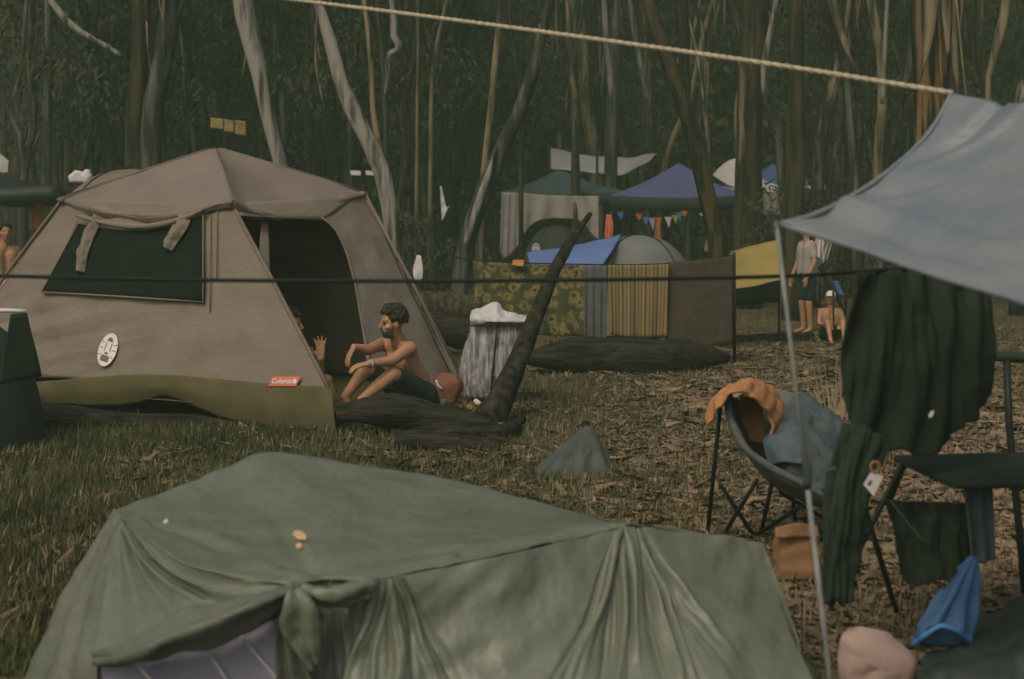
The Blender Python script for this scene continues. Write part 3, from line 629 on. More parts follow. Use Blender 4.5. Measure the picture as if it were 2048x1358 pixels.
for px, py in ((660, 772), (925, 786)):
    pass
# white round emblem with a lantern, on the window wall
def wall_frame(px, py, q, off):
    o = onw(px, py, q, off); x = (onw(px + 10, py, q, off) - o); x.normalize(); n = (onw(px + 10, py, q, off) - o).cross(onw(px, py + 10, q, off) - o).normalized()
    if n.y > 0: n = -n
    y = n.cross(x).normalized()
    if y.z < 0: y = -y
    return o, x, y, n
def flat(name, polys, mat, fr, h, parent, dz=0):
    o, x, y, n = fr; mb = MB()
    for pl in polys:
        k = len(pl)
        vs_ = [o + x * a + y * b + n * dz for a, b in pl] + [o + x * a + y * b + n * (dz - h) for a, b in pl]
        mb.add(vs_, [tuple(range(k)), tuple(reversed(range(k, 2 * k)))] + [(i, i + k, (i + 1) % k + k, (i + 1) % k) for i in range(k)])
    return mb.build(name, mat, parent, smooth=False)
def emblem(fr, rx, ry, rot, parent, m_bg=m_print, m_fg=m_trim):
    c, s = math.cos(rot), math.sin(rot)
    T = lambda a, b: (a * c - b * s, a * s + b * c)
    el_ = [T(rx * math.cos(k * math.pi / 18), ry * math.sin(k * math.pi / 18)) for k in range(36)]
    e = flat('emblem', [el_], m_bg, fr, .003, parent)
    base = [T(a * rx, b * ry) for a, b in ((-.42, -.72), (.42, -.72), (.48, -.45), (.30, -.34), (-.30, -.34), (-.48, -.45))]
    collar = [T(a * rx, b * ry) for a, b in ((-.2, -.28), (.2, -.28), (.2, -.16), (-.2, -.16))]
    gl = [T(a * rx, b * ry) for a, b in ((-.34, -.08), (-.26, -.08), (-.26, .42), (-.34, .42))]; gr = [T(a * rx, b * ry) for a, b in ((.26, -.08), (.34, -.08), (.34, .42), (.26, .42))]
    cap = [T(a * rx, b * ry) for a, b in ((-.34, .50), (.34, .50), (.22, .66), (.1, .74), (-.1, .74), (-.22, .66))]
    rays = []
    for k in (-1, 1):
        for b0, b1 in ((.02, .05), (.34, .42), (-.34, -.42)):
            rays.append([T(k * .52 * rx, (b0 + .025) * ry), T(k * .86 * rx, (b1 + .025) * ry), T(k * .86 * rx, (b1 - .02) * ry), T(k * .52 * rx, (b0 - .02) * ry)])
    flat('lantern_mark', [base, collar, gl, gr, cap] + rays, m_fg, fr, .002, e, dz=.0025)
fE = wall_frame(218, 700, WW, .016)
emblem(fE, .098, .135, R(-14), tent)
fL = wall_frame(574, 764, WW, .03)
sx = .122
lab = flat('brand_label', [[(-sx - .02, -.035), (sx - .015, -.035), (sx + .02, .035), (-sx + .005, .035)]], m_redp, fL, .004, tent)
cu = bpy.data.curves.new('lettering', 'FONT'); cu.body = 'Coleman'; cu.size = .052; cu.shear = .25; cu.align_x = 'CENTER'; cu.align_y = 'CENTER'; cu.extrude = .001; cu.offset = .001
tmp = bpy.data.objects.new('lettering', cu); COL.objects.link(tmp)
dg_ = bpy.context.evaluated_depsgraph_get(); me = bpy.data.meshes.new_from_object(tmp.evaluated_get(dg_)); bpy.data.objects.remove(tmp)
me.name = 'lettering'; me.materials.clear(); me.materials.append(m_print)
o_, x_, y_, n_ = fL
mt = Matrix(((x_.x, y_.x, n_.x), (x_.y, y_.y, n_.y), (x_.z, y_.z, n_.z))).to_4x4(); mt.translation = o_ + n_ * .0035 - tent.location - x_ * .022
me.transform(mt); lt = link('lettering', me, lab)
ring = []
flat('lettering', [[(.094 + .015 * math.cos(a), .0 + .019 * math.sin(a)) for a in [k * math.pi / 8 for k in range(16)]]], m_print, fL, .002, lab, dz=.003)
# guy line from right roof corner
mb = MB(); mb.tube([onw(727, 388, DW, .02), onw(820, 575, DW, .04), onw(930, 790, DW, .06)], .012, 6); mb.build('leg_sleeve', m_roof, tent)

# ------------------------------------------------------------ people
def remesh(mb, name, mat, parent, voxel=.008, smooth=3, extra_mats=()):
    o = mb.build(name + '_raw', mat, None)
    md = o.modifiers.new('r', 'REMESH'); md.mode = 'VOXEL'; md.voxel_size = voxel; md.use_smooth_shade = True
    ms = o.modifiers.new('s', 'SMOOTH'); ms.iterations = smooth; ms.factor = .5
    dgp = bpy.context.evaluated_depsgraph_get(); me = bpy.data.meshes.new_from_object(o.evaluated_get(dgp))
    bpy.data.objects.remove(o); me.name = name
    me.transform(Matrix.Translation(-parent.location))
    me.polygons.foreach_set('use_smooth', [True] * len(me.polygons))
    if not me.materials: me.materials.append(mat)
    return link(name, me, parent)
def hand(mb, wrist, mid, tip, palm_n, s=1.0, curl=.5, spread=.25):
    """palm with four unequal bent fingers and a side thumb; palm_n points out of the palm"""
    f = (mid - wrist).normalized(); side = f.cross(palm_n).normalized(); pn = side.cross(f).normalized()
    L = .085 * s
    for k in (-1.2, -.4, .4, 1.2):
        a = wrist + side * k * .012 * s; b = wrist + f * L + side * k * .021 * s
        mb.capsule(a, .016 * s, b, .0125 * s, 8)
    for k, ln in ((-1.2, .062), (-.4, .075), (.4, .08), (1.2, .068)):
        b = wrist + f * L + side * k * .021 * s; d1 = (f + side * k * spread * .5 + pn * curl * .6).normalized(); d2 = (f + side * k * spread * .5 + pn * curl * 1.7).normalized()
        m_ = b + d1 * ln * .55 * s; e = m_ + d2 * ln * .5 * s
        mb.capsule(b, .0100 * s, m_, .0088 * s, 8); mb.capsule(m_, .0088 * s, e, .0072 * s, 8)
    b = wrist + f * .02 * s + side * -.022 * s; m_ = b + (f * .7 - side * .7 + pn * .3).normalized() * .045 * s; e = m_ + (f + pn * .4 - side * .1).normalized() * .035 * s
    mb.capsule(b, .013 * s, m_, .011 * s, 8); mb.capsule(m_, .010 * s, e, .0085 * s, 8)
def head(mb, c, fwd, up=Vector((0, 0, 1)), s=1.0):
    fwd = fwd.normalized(); side = fwd.cross(up).normalized(); up = side.cross(fwd)
    m = Matrix((side, fwd, up)).transposed()
    T = lambda x, y, z: c + m @ Vector((x * s, y * s, z * s))
    mb.ball(T(0, -.008, .028), .074 * s, .093 * s, .088 * s, m)         # skull
    mb.ball(T(0, .022, -.045), .054 * s, .062 * s, .068 * s, m)         # face
    mb.ball(T(0, .05, -.092), .027 * s, .026 * s, .022 * s, m)          # chin
    mb.capsule(T(0, .084, .012), .011 * s, T(0, .102, -.028), .015 * s, 8)   # nose
    mb.capsule(T(0, .074, -.062), .012 * s, T(0, .080, -.066), .012 * s, 8)  # lips
    for k in (-1, 1):
        mb.ball(T(k * .074, -.008, -.012), .012 * s, .022 * s, .034 * s, m)  # ear
        mb.capsule(T(k * .012, .080, .022), .009 * s, T(k * .048, .066, .024), .008 * s, 8)  # brow
        mb.ball(T(k * .04, .05, -.03), .026 * s, .026 * s, .022 * s, m)      # cheek
    return T
def eyes(T, parent, s=1.0):
    mb = MB()
    for k in (-1, 1): mb.ball(T(k * .031, .074, .004), .0115 * s, n=8, k=6)
    mb.build('eyes', m_hair, parent)
def hair_cap(T, parent, s=1.0, curl=.014, n=240, seed=1, back=.1, mat=m_hair, name='hair', puff=1.0):
    rr = random.Random(seed); mb = MB()
    for k in range(n):
        th = rr.uniform(0, 2 * math.pi); ph = math.acos(rr.uniform(-.35, 1))
        x, y, z = math.sin(ph) * math.cos(th), math.sin(ph) * math.sin(th), math.cos(ph)
        if y > .45 and z < .42: continue
        if z < -.05 and y > -.05: continue
        pf = puff * rr.uniform(.94, 1.1); mb.ball(T(x * .088 * pf, -.014 + y * .102 * pf, .036 + z * .10 * pf), curl * rr.uniform(.7, 1.5) * s, n=6, k=4)
    mb.ball(T(0, -.02, .045), .082 * s, .092 * s, .088 * s)
    return remesh(mb, name, mat, parent, .006, 1)

# the man in the tent doorway
D = -.22
q = lambda x, y, d: P(x, y, d + D)
man = empty('person', Vector((q(845, 800, 11.15).x, q(845, 800, 11.15).y, 0)), 'shirtless bearded man with dark curly hair sitting in the tent doorway, arms over his knees', 'person')
mb = MB()
lsh, rsh = q(820, 696, 10.98), q(765, 688, 11.27); hipl, hipr = q(848, 790, 11.12), q(815, 795, 11.38)
lel, lwr, lht = q(783, 722, 10.80), q(738, 727, 10.66), q(703, 734, 10.62)
rel, rwr, rht = q(737, 700, 11.02), q(708, 694, 10.90), q(696, 716, 10.86)
lkn, lan = q(786, 747, 10.83), q(722, 800, 10.7); rkn, ran = q(733, 737, 11.12), q(690, 793, 11.05)
nk = (lsh + rsh) / 2 + Vector((.0, .0, .03)); hd = q(785, 645, 11.06)
pel = (hipl + hipr) / 2; ch = (lsh + rsh) / 2 + Vector((.045, .03, -.11)); ab = pel.lerp(ch, .45) + Vector((.04, .03, 0))
sv = (lsh - rsh).normalized()
for k in (-1, 1):
    mb.capsule(ch + sv * .075 * k, .092, ch + sv * .10 * k + Vector((0, 0, .06)), .07, 12)
    mb.capsule(ab + sv * .055 * k, .088, ch + sv * .07 * k, .092, 12)
    mb.capsule(pel + sv * .06 * k, .098, ab + sv * .055 * k, .088, 12)
mb.capsule(lsh, .052, ch + Vector((0, 0, .08)), .06); mb.capsule(rsh, .052, ch + Vector((0, 0, .08)), .06)
mb.capsule(nk + Vector((.02, .02, -.02)), .058, hd + Vector((.015, .012, -.05)), .05)
mb.capsule(lsh, .054, lel, .041); mb.capsule(lel, .043, lwr, .027); mb.capsule(rsh, .054, rel, .041); mb.capsule(rel, .043, rwr, .027)
mb.capsule(hipl, .085, lkn, .056); mb.capsule(lkn, .055, lkn.lerp(lan, .35), .052); mb.capsule(lkn.lerp(lan, .35), .052, lan, .033)
mb.capsule(hipr, .085, rkn, .056); mb.capsule(rkn, .055, rkn.lerp(ran, .35), .052); mb.capsule(rkn.lerp(ran, .35), .052, ran, .033)
for an in (lan, ran):
    fd = Vector((-.85, -.4, 0)).normalized(); he = an + Vector((.03, .01, -.08)); mb.capsule(an, .034, he, .034); mb.capsule(he, .032, he + fd * .18 + Vector((0, 0, -.01)), .026)
hand(mb, lwr, lht, lht, Vector((0, .25, -1)), 1.0, .55); hand(mb, rwr, rht, rht, Vector((.7, .5, 0)), 1.0, .45)
fw = Vector((-1, -.42, -.06)).normalized()
T = head(mb, hd, fw)
remesh(mb, 'body', m_skin, man, .0075, 3)
hair_cap(T, man, 1.0, .0105, 620, 4, puff=1.03); eyes(T, man)
bd = MB(); rr_ = random.Random(3)
for k in range(230):
    a = rr_.uniform(-1.75, 1.75); zz_ = rr_.uniform(-.112, -.055 + .045 * max(0, abs(a) - .7)); e = max(.45, math.sqrt(max(.05, 1 - ((zz_ + .045) / .088) ** 2)))
    bd.ball(T(.058 * e * math.sin(a), .022 + .064 * e * math.cos(a), zz_), rr_.uniform(.006, .009), n=6, k=4)
bd.capsule(T(-.02, .088, -.05), .006, T(.02, .088, -.05), .006, 6)
remesh(bd, 'beard', m_beard, man, .006, 1)
sh = MB()
for hp, kn in ((hipl, lkn), (hipr, rkn)): sh.capsule(hp, .105, hp.lerp(kn, .84), .072)
sh.capsule(hipl, .112, hipr, .112); sh.capsule(pel, .11, pel.lerp(ab, .35), .105)
remesh(sh, 'shorts', m_short, man, .009, 3)
wb2 = MB(); ax = (lwr - lel).normalized(); wb2.tube([lwr - ax * .03, lwr - ax * .01], .033, 14); wb2.build('wrist_band', m_silver, man)
# person half hidden inside the tent
pin = empty('person', Vector((P(560, 800, 11.3).x, 11.3, 0)), 'person sitting inside the brown tent, only face and one raised hand past the wall edge', 'person')
mb = MB(); hd2 = P(580, 650, 11.15); pel2 = P(560, 800, 11.35); s1, s2 = P(590, 704, 11.0), P(556, 704, 11.4)
ch2 = (s1 + s2) / 2 + Vector((-.02, 0, -.12))
mb.capsule(pel2, .14, ch2, .135); mb.capsule(s1, .055, s2, .055); mb.capsule(ch2, .12, hd2 + Vector((-.02, 0, -.1)), .05)
e2, w2 = P(640, 768, 10.85), P(641, 718, 10.72)
mb.capsule(s1, .05, e2, .04); mb.capsule(e2, .04, w2, .026); mb.capsule(s2, .05, P(590, 765, 11.3), .04)
hand(mb, w2, P(641, 690, 10.72), None, Vector((-.2, -1, 0)), 1.05, .15, .5)
for k in (-.1, .12):
    mb.capsule(pel2 + Vector((0, k, 0)), .09, pel2 + Vector((.36, k - .05, .14)), .06); mb.capsule(pel2 + Vector((.36, k - .05, .14)), .055, pel2 + Vector((.46, k - .1, -.1)), .035)
T2 = head(mb, hd2, Vector((1, -.12, 0)))
remesh(mb, 'body', m_skin, pin, .008, 3); hair_cap(T2, pin, 1, .012, 200, 8); eyes(T2, pin)
sb = MB(); sb.capsule(pel2, .155, ch2, .15); sb.capsule(s1 + Vector((0, 0, -.02)), .068, s2 + Vector((0, 0, -.02)), .068); sb.capsule(s1, .062, s1.lerp(e2, .45), .054)
remesh(sb, 'shirt', m_black, pin, .01, 3)
def stander(label, px, d, h, face, top_m, short_m, legs=True, skin_top=False, lean=0):
    g = G(px, d); g.z = zg(g.x, g.y); root = empty('person', g, label, 'person'); mb = MB(); s = h / 1.75
    f = Vector((math.cos(face), math.sin(face), 0)); sd = Vector((-f.y, f.x, 0)); Z = Vector((0, 0, 1))
    A = lambda a, b, z: g + f * (a + lean * z) * s + sd * b * s + Z * z * s
    for k in (-1, 1):
        hp, kn, an = A(0, .09 * k, .88), A(.03, .10 * k, .48), A(0, .10 * k, .08)
        mb.capsule(hp, .085 * s, kn, .055 * s); mb.capsule(kn, .055 * s, an, .035 * s); mb.capsule(an, .035 * s, A(.14, .11 * k, .03), .028 * s)
        shd, elb, wr_ = A(0, .17 * k, 1.40), A(.02, .24 * k, 1.12), A(.14, .22 * k, .88)
        mb.capsule(shd, .052 * s, elb, .04 * s); mb.capsule(elb, .04 * s, wr_, .027 * s); hand(mb, wr_, wr_ + f * .02 - Z * .08, None, sd * -k, s, .4)
        mb.capsule(A(0, .07 * k, .92), .10 * s, A(0, .09 * k, 1.32), .10 * s)
    mb.capsule(A(0, -.15, 1.40), .055 * s, A(0, .15, 1.40), .055 * s); mb.capsule(A(0, 0, 1.40), .055 * s, A(.02, 0, 1.58), .05 * s)
    T = head(mb, A(.03, 0, 1.64), f, s=s); remesh(mb, 'body', m_skin, root, .011, 3); hair_cap(T, root, s, .013, 160, 3)
    sh = MB(); sh.capsule(A(0, -.06, .90), .12 * s, A(0, .06, .90), .12 * s)
    for k in (-1, 1): sh.capsule(A(0, .09 * k, .88), .11 * s, A(.02, .10 * k, .58), .085 * s)
    remesh(sh, 'shorts', short_m, root, .013, 2)
    if top_m:
        t_ = MB()
        for k in (-1, 1): t_.capsule(A(0, .07 * k, .90), .12 * s, A(0, .09 * k, 1.33), .115 * s); t_.capsule(A(0, .15 * k, 1.39), .066 * s, A(.01, .21 * k, 1.22), .06 * s)
        t_.capsule(A(0, -.13, 1.40), .062 * s, A(0, .13, 1.40), .062 * s)
        remesh(t_, 'shirt', top_m, root, .013, 2)
    return root
stander('person in a white top and dark shorts standing beyond the metal pole', 1614, 19, 1.5, R(200), m_grey_sheet, m_short)
stander('shirtless person with dark hair standing at the left edge beside the brown tent', 8, 16.5, 1.48, R(-50), None, M('pink_shorts', (.5, .27, .27), .9))
# seated person with a white cap
g = G(1660, 17.5); ps = empty('person', g, 'shirtless person in a white cap sitting on the ground beside a blue cloth', 'person'); mb = MB(); Z = Vector((0, 0, 1))
for k in (-1, 1):
    mb.capsule(g + Vector((.07 * k, 0, .10)), .10, g + Vector((.09 * k, -.02, .45)), .095); mb.capsule(g + Vector((.17 * k, -.02, .53)), .05, g + Vector((.22 * k, -.12, .32)), .038); mb.capsule(g + Vector((.22 * k, -.12, .32)), .036, g + Vector((.12 * k, -.3, .3)), .026)
    hand(mb, g + Vector((.12 * k, -.3, .3)), g + Vector((.08 * k, -.38, .28)), None, Vector((0, 0, -1)), 1, .4)
    mb.capsule(g + Vector((.09 * k, 0, .11)), .09, g + Vector((.13 * k, -.40, .36)), .055); mb.capsule(g + Vector((.13 * k, -.40, .36)), .052, g + Vector((.12 * k, -.58, .06)), .034); mb.capsule(g + Vector((.12 * k, -.58, .06)), .034, g + Vector((.13 * k, -.72, .035)), .026)
mb.capsule(g + Vector((-.13, -.02, .53)), .055, g + Vector((.13, -.02, .53)), .055); mb.capsule(g + Vector((0, -.02, .52)), .055, g + Vector((0, -.04, .68)), .05)
T = head(mb, g + Vector((0, -.05, .76)), Vector((-.5, -1, 0))); remesh(mb, 'body', m_skin, ps, .011, 3)
cp = MB(); cp.ball(T(0, -.008, .05), .086, .105, .08); cp.ball(T(0, .10, .045), .06, .07, .012); remesh(cp, 'cap', m_white, ps, .01, 1)
sh = MB(); sh.capsule(g + Vector((-.08, 0, .11)), .12, g + Vector((.08, 0, .11)), .12)
for k in (-1, 1): sh.capsule(g + Vector((.09 * k, 0, .12)), .11, g + Vector((.12 * k, -.26, .27)), .085)
remesh(sh, 'shorts', m_short, ps, .012, 2)

ps.scale = (.7, .7, .7)
# ------------------------------------------------------------ camp in the middle distance
def gazebo(label, cx, d, wx, wy, ez, pz, rz, mc, mv, mpole=m_frame, val=.25):
    g = G(cx, d); root = empty('gazebo', g, label, 'gazebo', None); m = Matrix.Rotation(rz, 3, 'Z')
    c = [g + m @ Vector((a * wx / 2, b * wy / 2, ez)) for a, b in ((-1, -1), (1, -1), (1, 1), (-1, 1))]; pk = g + Vector((0, 0, pz))
    rails = [[pk + (q - pk) * .02 for q in c + [c[0]]], [pk.lerp(q, .5) - Vector((0, 0, .05)) for q in c + [c[0]]], c + [c[0]]]
    mb = MB(); n = 12; rows = 8
    for j in range(rows + 1):
        t = max(.01, j / rows)
        for i in range(4):
            a, b = c[i], c[(i + 1) % 4]
            for k in range(n):
                u = k / n; e = a.lerp(b, u); p = pk.lerp(e, t); p.z -= .10 * math.sin(math.pi * t) * .6 + .05 * t * math.sin(math.pi * u); mb.v.append(p)
    K = 4 * n
    for j in range(rows):
        for i in range(K): mb.f.append((j * K + i, (j + 1) * K + i, (j + 1) * K + (i + 1) % K, j * K + (i + 1) % K))
    o = mb.build('canopy', mc, root); md = o.modifiers.new('thickness', 'SOLIDIFY'); md.thickness = .006
    vb = MB()
    ring = [mb.v[rows * K + i] for i in range(K)]
    for i, p in enumerate(ring): vb.v.append(p + Vector((0, 0, -.004)))
    for i, p in enumerate(ring): vb.v.append(p + Vector((0, 0, -val - .02 * math.sin(i * 1.7))))
    for i in range(K): vb.f.append((i, (i + 1) % K, (i + 1) % K + K, i + K))
    o = vb.build('valance', mv, root); md = o.modifiers.new('thickness', 'SOLIDIFY'); md.thickness = .005
    for q in c:
        pb = MB(); pp = q + (g - q) * Vector((.03, .03, 0)); pb.tube([Vector((pp.x, pp.y, -.05)), Vector((pp.x, pp.y, ez - .02))], .025, 8); pb.build('pole', mpole, root)
    return root
gazebo('dark teal canopy with pale sheets hung along its side', 1118, 29.5, 2.5, 2.5, 2.02, 2.5, R(4), m_teal, m_valance)
gazebo('purple blue canopy with bunting strung under it', 1358, 28.5, 2.6, 2.6, 1.93, 2.6, R(-8), m_blueg, m_valance)
gazebo('blue canopy behind the thick orange striped trunk', 1545, 36, 2.0, 2.0, 2.3, 2.85, R(10), M('mid_blue_canopy', (.06, .12, .24), .8), m_white, val=.12)
gazebo('dark awning at the left edge behind the brown tent', 10, 21, 2.0, 2.0, 1.98, 2.14, R(6), m_frame, m_frame)
def cloth(name, label, cat, top, bot, mat, mid=None, group=None, disp=None, nu=30, nv=22, wr=.015, wf=4, thick=.006, seed=0):
    rails = [top] + ([mid] if mid else []) + [bot]
    c = sum(top, Vector()) / len(top)
    o = sheet(name, rails, mat, None, nu, nv, disp=disp, thick=thick, lin=not mid, origin=Vector((c.x, c.y, min(p.z for p in bot))), wr=wr, wf=wf, seed=seed)
    return tag(o, label, cat, group)
q = lambda d, *pp: [P(x, y, d) for x, y in pp]
cloth('hanging_sheet', 'wide pale sheet hung under the teal canopy', 'sheet', q(27.9, (1046, 386), (1090, 390), (1150, 392), (1197, 392)), q(27.9, (1046, 470), (1075, 442), (1130, 437), (1165, 445), (1185, 470), (1197, 480)), m_grey_sheet, disp=pleat(4, .05, 1, .6, 1), wr=.03, wf=2)
cloth('hanging_sheet', 'narrow grey sheet hung at the left corner of the teal canopy', 'sheet', q(27.8, (1003, 384), (1042, 386)), q(27.8, (1000, 505), (1010, 518), (1040, 488)), m_grey_sheet, disp=pleat(3, .03, 1, .6, 1), wr=.02, wf=2)
cloth('silver_tarp', 'pale silver tarp slung above the two canopies', 'tarp', q(33, (1098, 293), (1150, 306), (1195, 313), (1250, 315), (1314, 307)), q(31, (1097, 337), (1150, 342), (1195, 347), (1240, 350), (1285, 328), (1314, 308)), m_starp, wr=.05, wf=1.5)
for px in (1099, 1194):
    mb = MB(); mb.tube([P(px, 290, 30.9), Vector((P(px, 290, 30.9).x, 30.9, 0))], .03, 6); tag(mb.build('tarp_pole', m_frame, origin=G(px, 30.9)), ['dark pole at the left end of the silver tarp', 'dark pole in the middle of the silver tarp'][px > 1150], 'pole', 'poles of the silver tarp')
cloth('white_tarp', 'white tarp peaked behind the thick orange striped trunk', 'tarp', q(33.5, (1424, 350), (1470, 315), (1500, 335), (1530, 360), (1580, 378)), q(32, (1426, 352), (1465, 374), (1500, 378), (1530, 382), (1582, 386)), m_white, wr=.04, wf=1.5)
cloth('hanging_sheet', 'grey sheet hung right of the thick orange striped trunk', 'sheet', q(31, (1522, 386), (1566, 386)), q(31, (1524, 430), (1560, 430)), m_grey_sheet, disp=pleat(3, .03, 1), wr=.02, wf=2)
# dome tents
def dome(label, cx, d, a, b, h, mat, name='dome_tent', half=None):
    g = G(cx, d); root = empty(name, g, label, 'tent'); mb = MB(); n, k = 32, 12
    for j in range(k + 1):
        ph = math.pi / 2 * j / k; r_ = math.cos(ph) ** .85 if j < k else .01; z = math.sin(ph)
        for i in range(n):
            t = 2 * math.pi * i / n; s_ = 1 - .05 * abs(math.sin(2 * t)) * math.cos(ph)
            mb.v.append(g + Vector((a * r_ * s_ * math.cos(t), b * r_ * s_ * math.sin(t), h * z)))
    for j in range(k):
        for i in range(n): mb.f.append((j * n + i, j * n + (i + 1) % n, (j + 1) * n + (i + 1) % n, (j + 1) * n + i))
    o = mb.build('fly', mat, root)
    pb = MB()
    for sgn in (-1, 1):
        pts = []
        for j in range(17):
            ph = math.pi * j / 16; r_ = abs(math.cos(ph)) ** .85 * (1 if ph < math.pi / 2 else -1); t = math.pi / 4 * sgn
            pts.append(g + Vector((a * 1.01 * r_ * .955 * math.cos(t), b * 1.01 * r_ * .955 * math.sin(t), h * 1.01 * math.sin(ph))))
        pb.tube(pts, .012, 6)
    pb.build('poles', m_frame, root)
    return root
dm = dome('small dome tent, grey with a blue sheet on its left, behind the hung rugs', 1276, 19, .88, .9, 1.285, m_gdome)
o = sheet('blue_fly', [[P(1243, 468, 18.9), P(1195, 481, 18.8), P(1130, 494, 18.7), P(1054, 505, 18.6)], [P(1225, 500, 18.35), P(1180, 508, 18.3), P(1120, 518, 18.3), P(1058, 522, 18.3)], [P(1195, 545, 18.0), P(1150, 548, 18.0), P(1100, 545, 18.0), P(1064, 542, 18.0)]], m_bdome, dm, 26, 18, wr=.01)
dd = dome('dark green dome tent with a white round emblem before the pale sheet', 1112, 25.5, .70, .8, 1.36, m_ddome)
fq = (P(1072, 497, 24.55), Vector((1, 0, 0)), Vector((0, 0, 1)), Vector((0, -1, 0))); emblem(fq, .07, .09, 0, dd, m_print, m_ddome)
dome('brown dome tent whose top shows over the left slope of the big tent roof', 265, 18.5, 1.35, 1.2, 2.15, m_trim)
dl0 = dome('small dark tent at the left edge, partly before the brown tent', -92, 9.6, .60, .6, .88, M('dark_tent_fabric', (.025, .036, .026), .85, (.034, .045, .034)))
mb = MB(); mb.tube(cr([P(-60, 622, 9.1), P(10, 621, 9.1), P(52, 623, 9.15)], 8), .014, 8); mb.build('white_edge', m_white, dl0)
sheet('door_side', [[P(22, 628, 9.05), P(54, 626, 9.15)], [P(8, 700, 9.0), P(72, 700, 9.15)], [P(-4, 770, 8.95), P(84, 752, 9.2)]], m_black, dl0, 14, 14, wr=.01)
# white tent tip, clothes and odd bits on the left
cloth('white_tent', 'white tent tip in the far left edge under the trees', 'tent', q(30, (-30, 300), (2, 308)), q(29, (-40, 345), (42, 345)), m_white, wr=.02, wf=1)
mb = MB()
for k in range(14): mb.ball(P(160 + rnd.uniform(-18, 18), 352 + rnd.uniform(-8, 10), 21.2), .06, .06, .05, n=8, k=6)
ob = empty('clothes_bundle', G(160, 21.2) + Vector((0, 0, 2)), 'small bundle of white and pink clothes hung over the dark awning', 'clothes'); remesh(mb, 'bundle', m_white, ob, .02, 3)
cloth('orange_cloth', 'small rust orange cloth hanging left of the brown tent', 'cloth', q(20.5, (62, 404), (92, 402)), q(20.5, (61, 460), (88, 458)), m_orc, disp=pleat(2, .02, 1))
yc = empty('yellow_banner', P(455, 270, 18.4), 'three dull yellow cloth panels hung side by side above the tent peak', 'banner')
for a, b, c_, d_ in ((421, 447, 235, 259), (449, 468, 238, 266), (470, 492, 240, 272)):
    sheet('panel', [[P(a, c_, 18.4), P(b, c_ + 3, 18.4)], [P(a, d_ - 3, 18.4), P(b, d_, 18.4)]], m_ycl, yc, 8, 8, lin=True, wr=.01, wf=5)
mb = MB(); mb.tube([P(306, 228, 18.9), P(455, 236, 18.4), P(536, 236, 18.05)], .008, 5); mb.build('cord', m_frame, yc)
cloth('white_cloth', 'torn white cloth hanging in the dark gap behind the brown tent', 'cloth', q(24, (880, 372), (884, 374)), q(24, (884, 442), (900, 410)), m_white, mid=q(24, (882, 410), (892, 412)), wr=.04, wf=6)
cloth('white_cloth', 'small white cloth low down right of the tent, behind the pole leg', 'cloth', q(16.5, (834, 510), (842, 512)), q(16.5, (830, 562), (843, 564)), m_white, mid=q(16.5, (826, 540), (846, 540)), wr=.02, wf=6)
for x0, x1, lb in ((700, 722, 'left of two tiny pale cloths seen over the right tent roof slope'), (730, 748, 'right of two tiny pale cloths seen over the right tent roof slope')):
    cloth('pale_cloth', lb, 'cloth', q(25, (x0, 341), (x1, 342)), q(25, (x0 + 2, 350), (x1, 351)), m_white, wr=.02, wf=6)
# bunting
bn = empty('bunting', P(1300, 440, 27), 'string of small coloured flags under the blue canopy', 'bunting')
bl = [P(1205, 418, 27), P(1260, 425, 27), P(1320, 436, 27), P(1365, 422, 27), P(1410, 428, 27), P(1450, 420, 27)]
mb = MB(); mb.tube(cr(bl, 24), .006, 5); mb.build('cord', m_frame, bn)
for x, y, h_, c_ in ((1277, 428, 14, 'orange'), (1291, 434, 18, 'blue'), (1304, 436, 26, 'lilac'), (1317, 435, 16, 'red'), (1336, 434, 22, 'white'), (1350, 430, 18, 'green'), (1358, 425, 18, 'blue'), (1368, 422, 13, 'orange'), (1240, 424, 16, 'blue'), (1405, 427, 8, 'white')):
    mb = MB(); a = [(x - 7, y), (x + 7, y), (x + 2, y + h_)]
    vs_ = [P(u, v, 26.98) for u, v in a] + [P(u, v, 27.0) for u, v in a]; mb.add(vs_, [(0, 1, 2), (5, 4, 3), (0, 3, 4, 1), (1, 4, 5, 2), (2, 5, 3, 0)]); mb.build('flag', FLAG[c_], bn, smooth=False)
cloth('orange_garment', 'bright red orange garment hanging at the left end of the bunting', 'clothes', q(26.5, (1213, 428), (1222, 430)), q(26.5, (1209, 480), (1222, 484)), M('coral_cloth', (.62, .19, .10), .8), mid=q(26.5, (1211, 450), (1226, 452)), disp=pleat(2, .02))
cloth('orange_garment', 'rust coloured garment hanging below the red flag', 'clothes', q(26.5, (1312, 444), (1320, 444)), q(26.5, (1309, 480), (1322, 480)), m_orc, disp=pleat(2, .02))
cloth('pale_towel', 'thin pale towel hanging right of the bunting, left strip', 'towel', q(25, (1418, 452), (1422, 452)), q(25, (1408, 502), (1416, 505)), m_grey_sheet, disp=pleat(2, .015))
cloth('pale_towel', 'thin cream towel hanging right of the bunting, right strip', 'towel', q(25, (1424, 450), (1430, 450)), q(25, (1424, 506), (1432, 508)), m_grey_sheet, disp=pleat(2, .015))
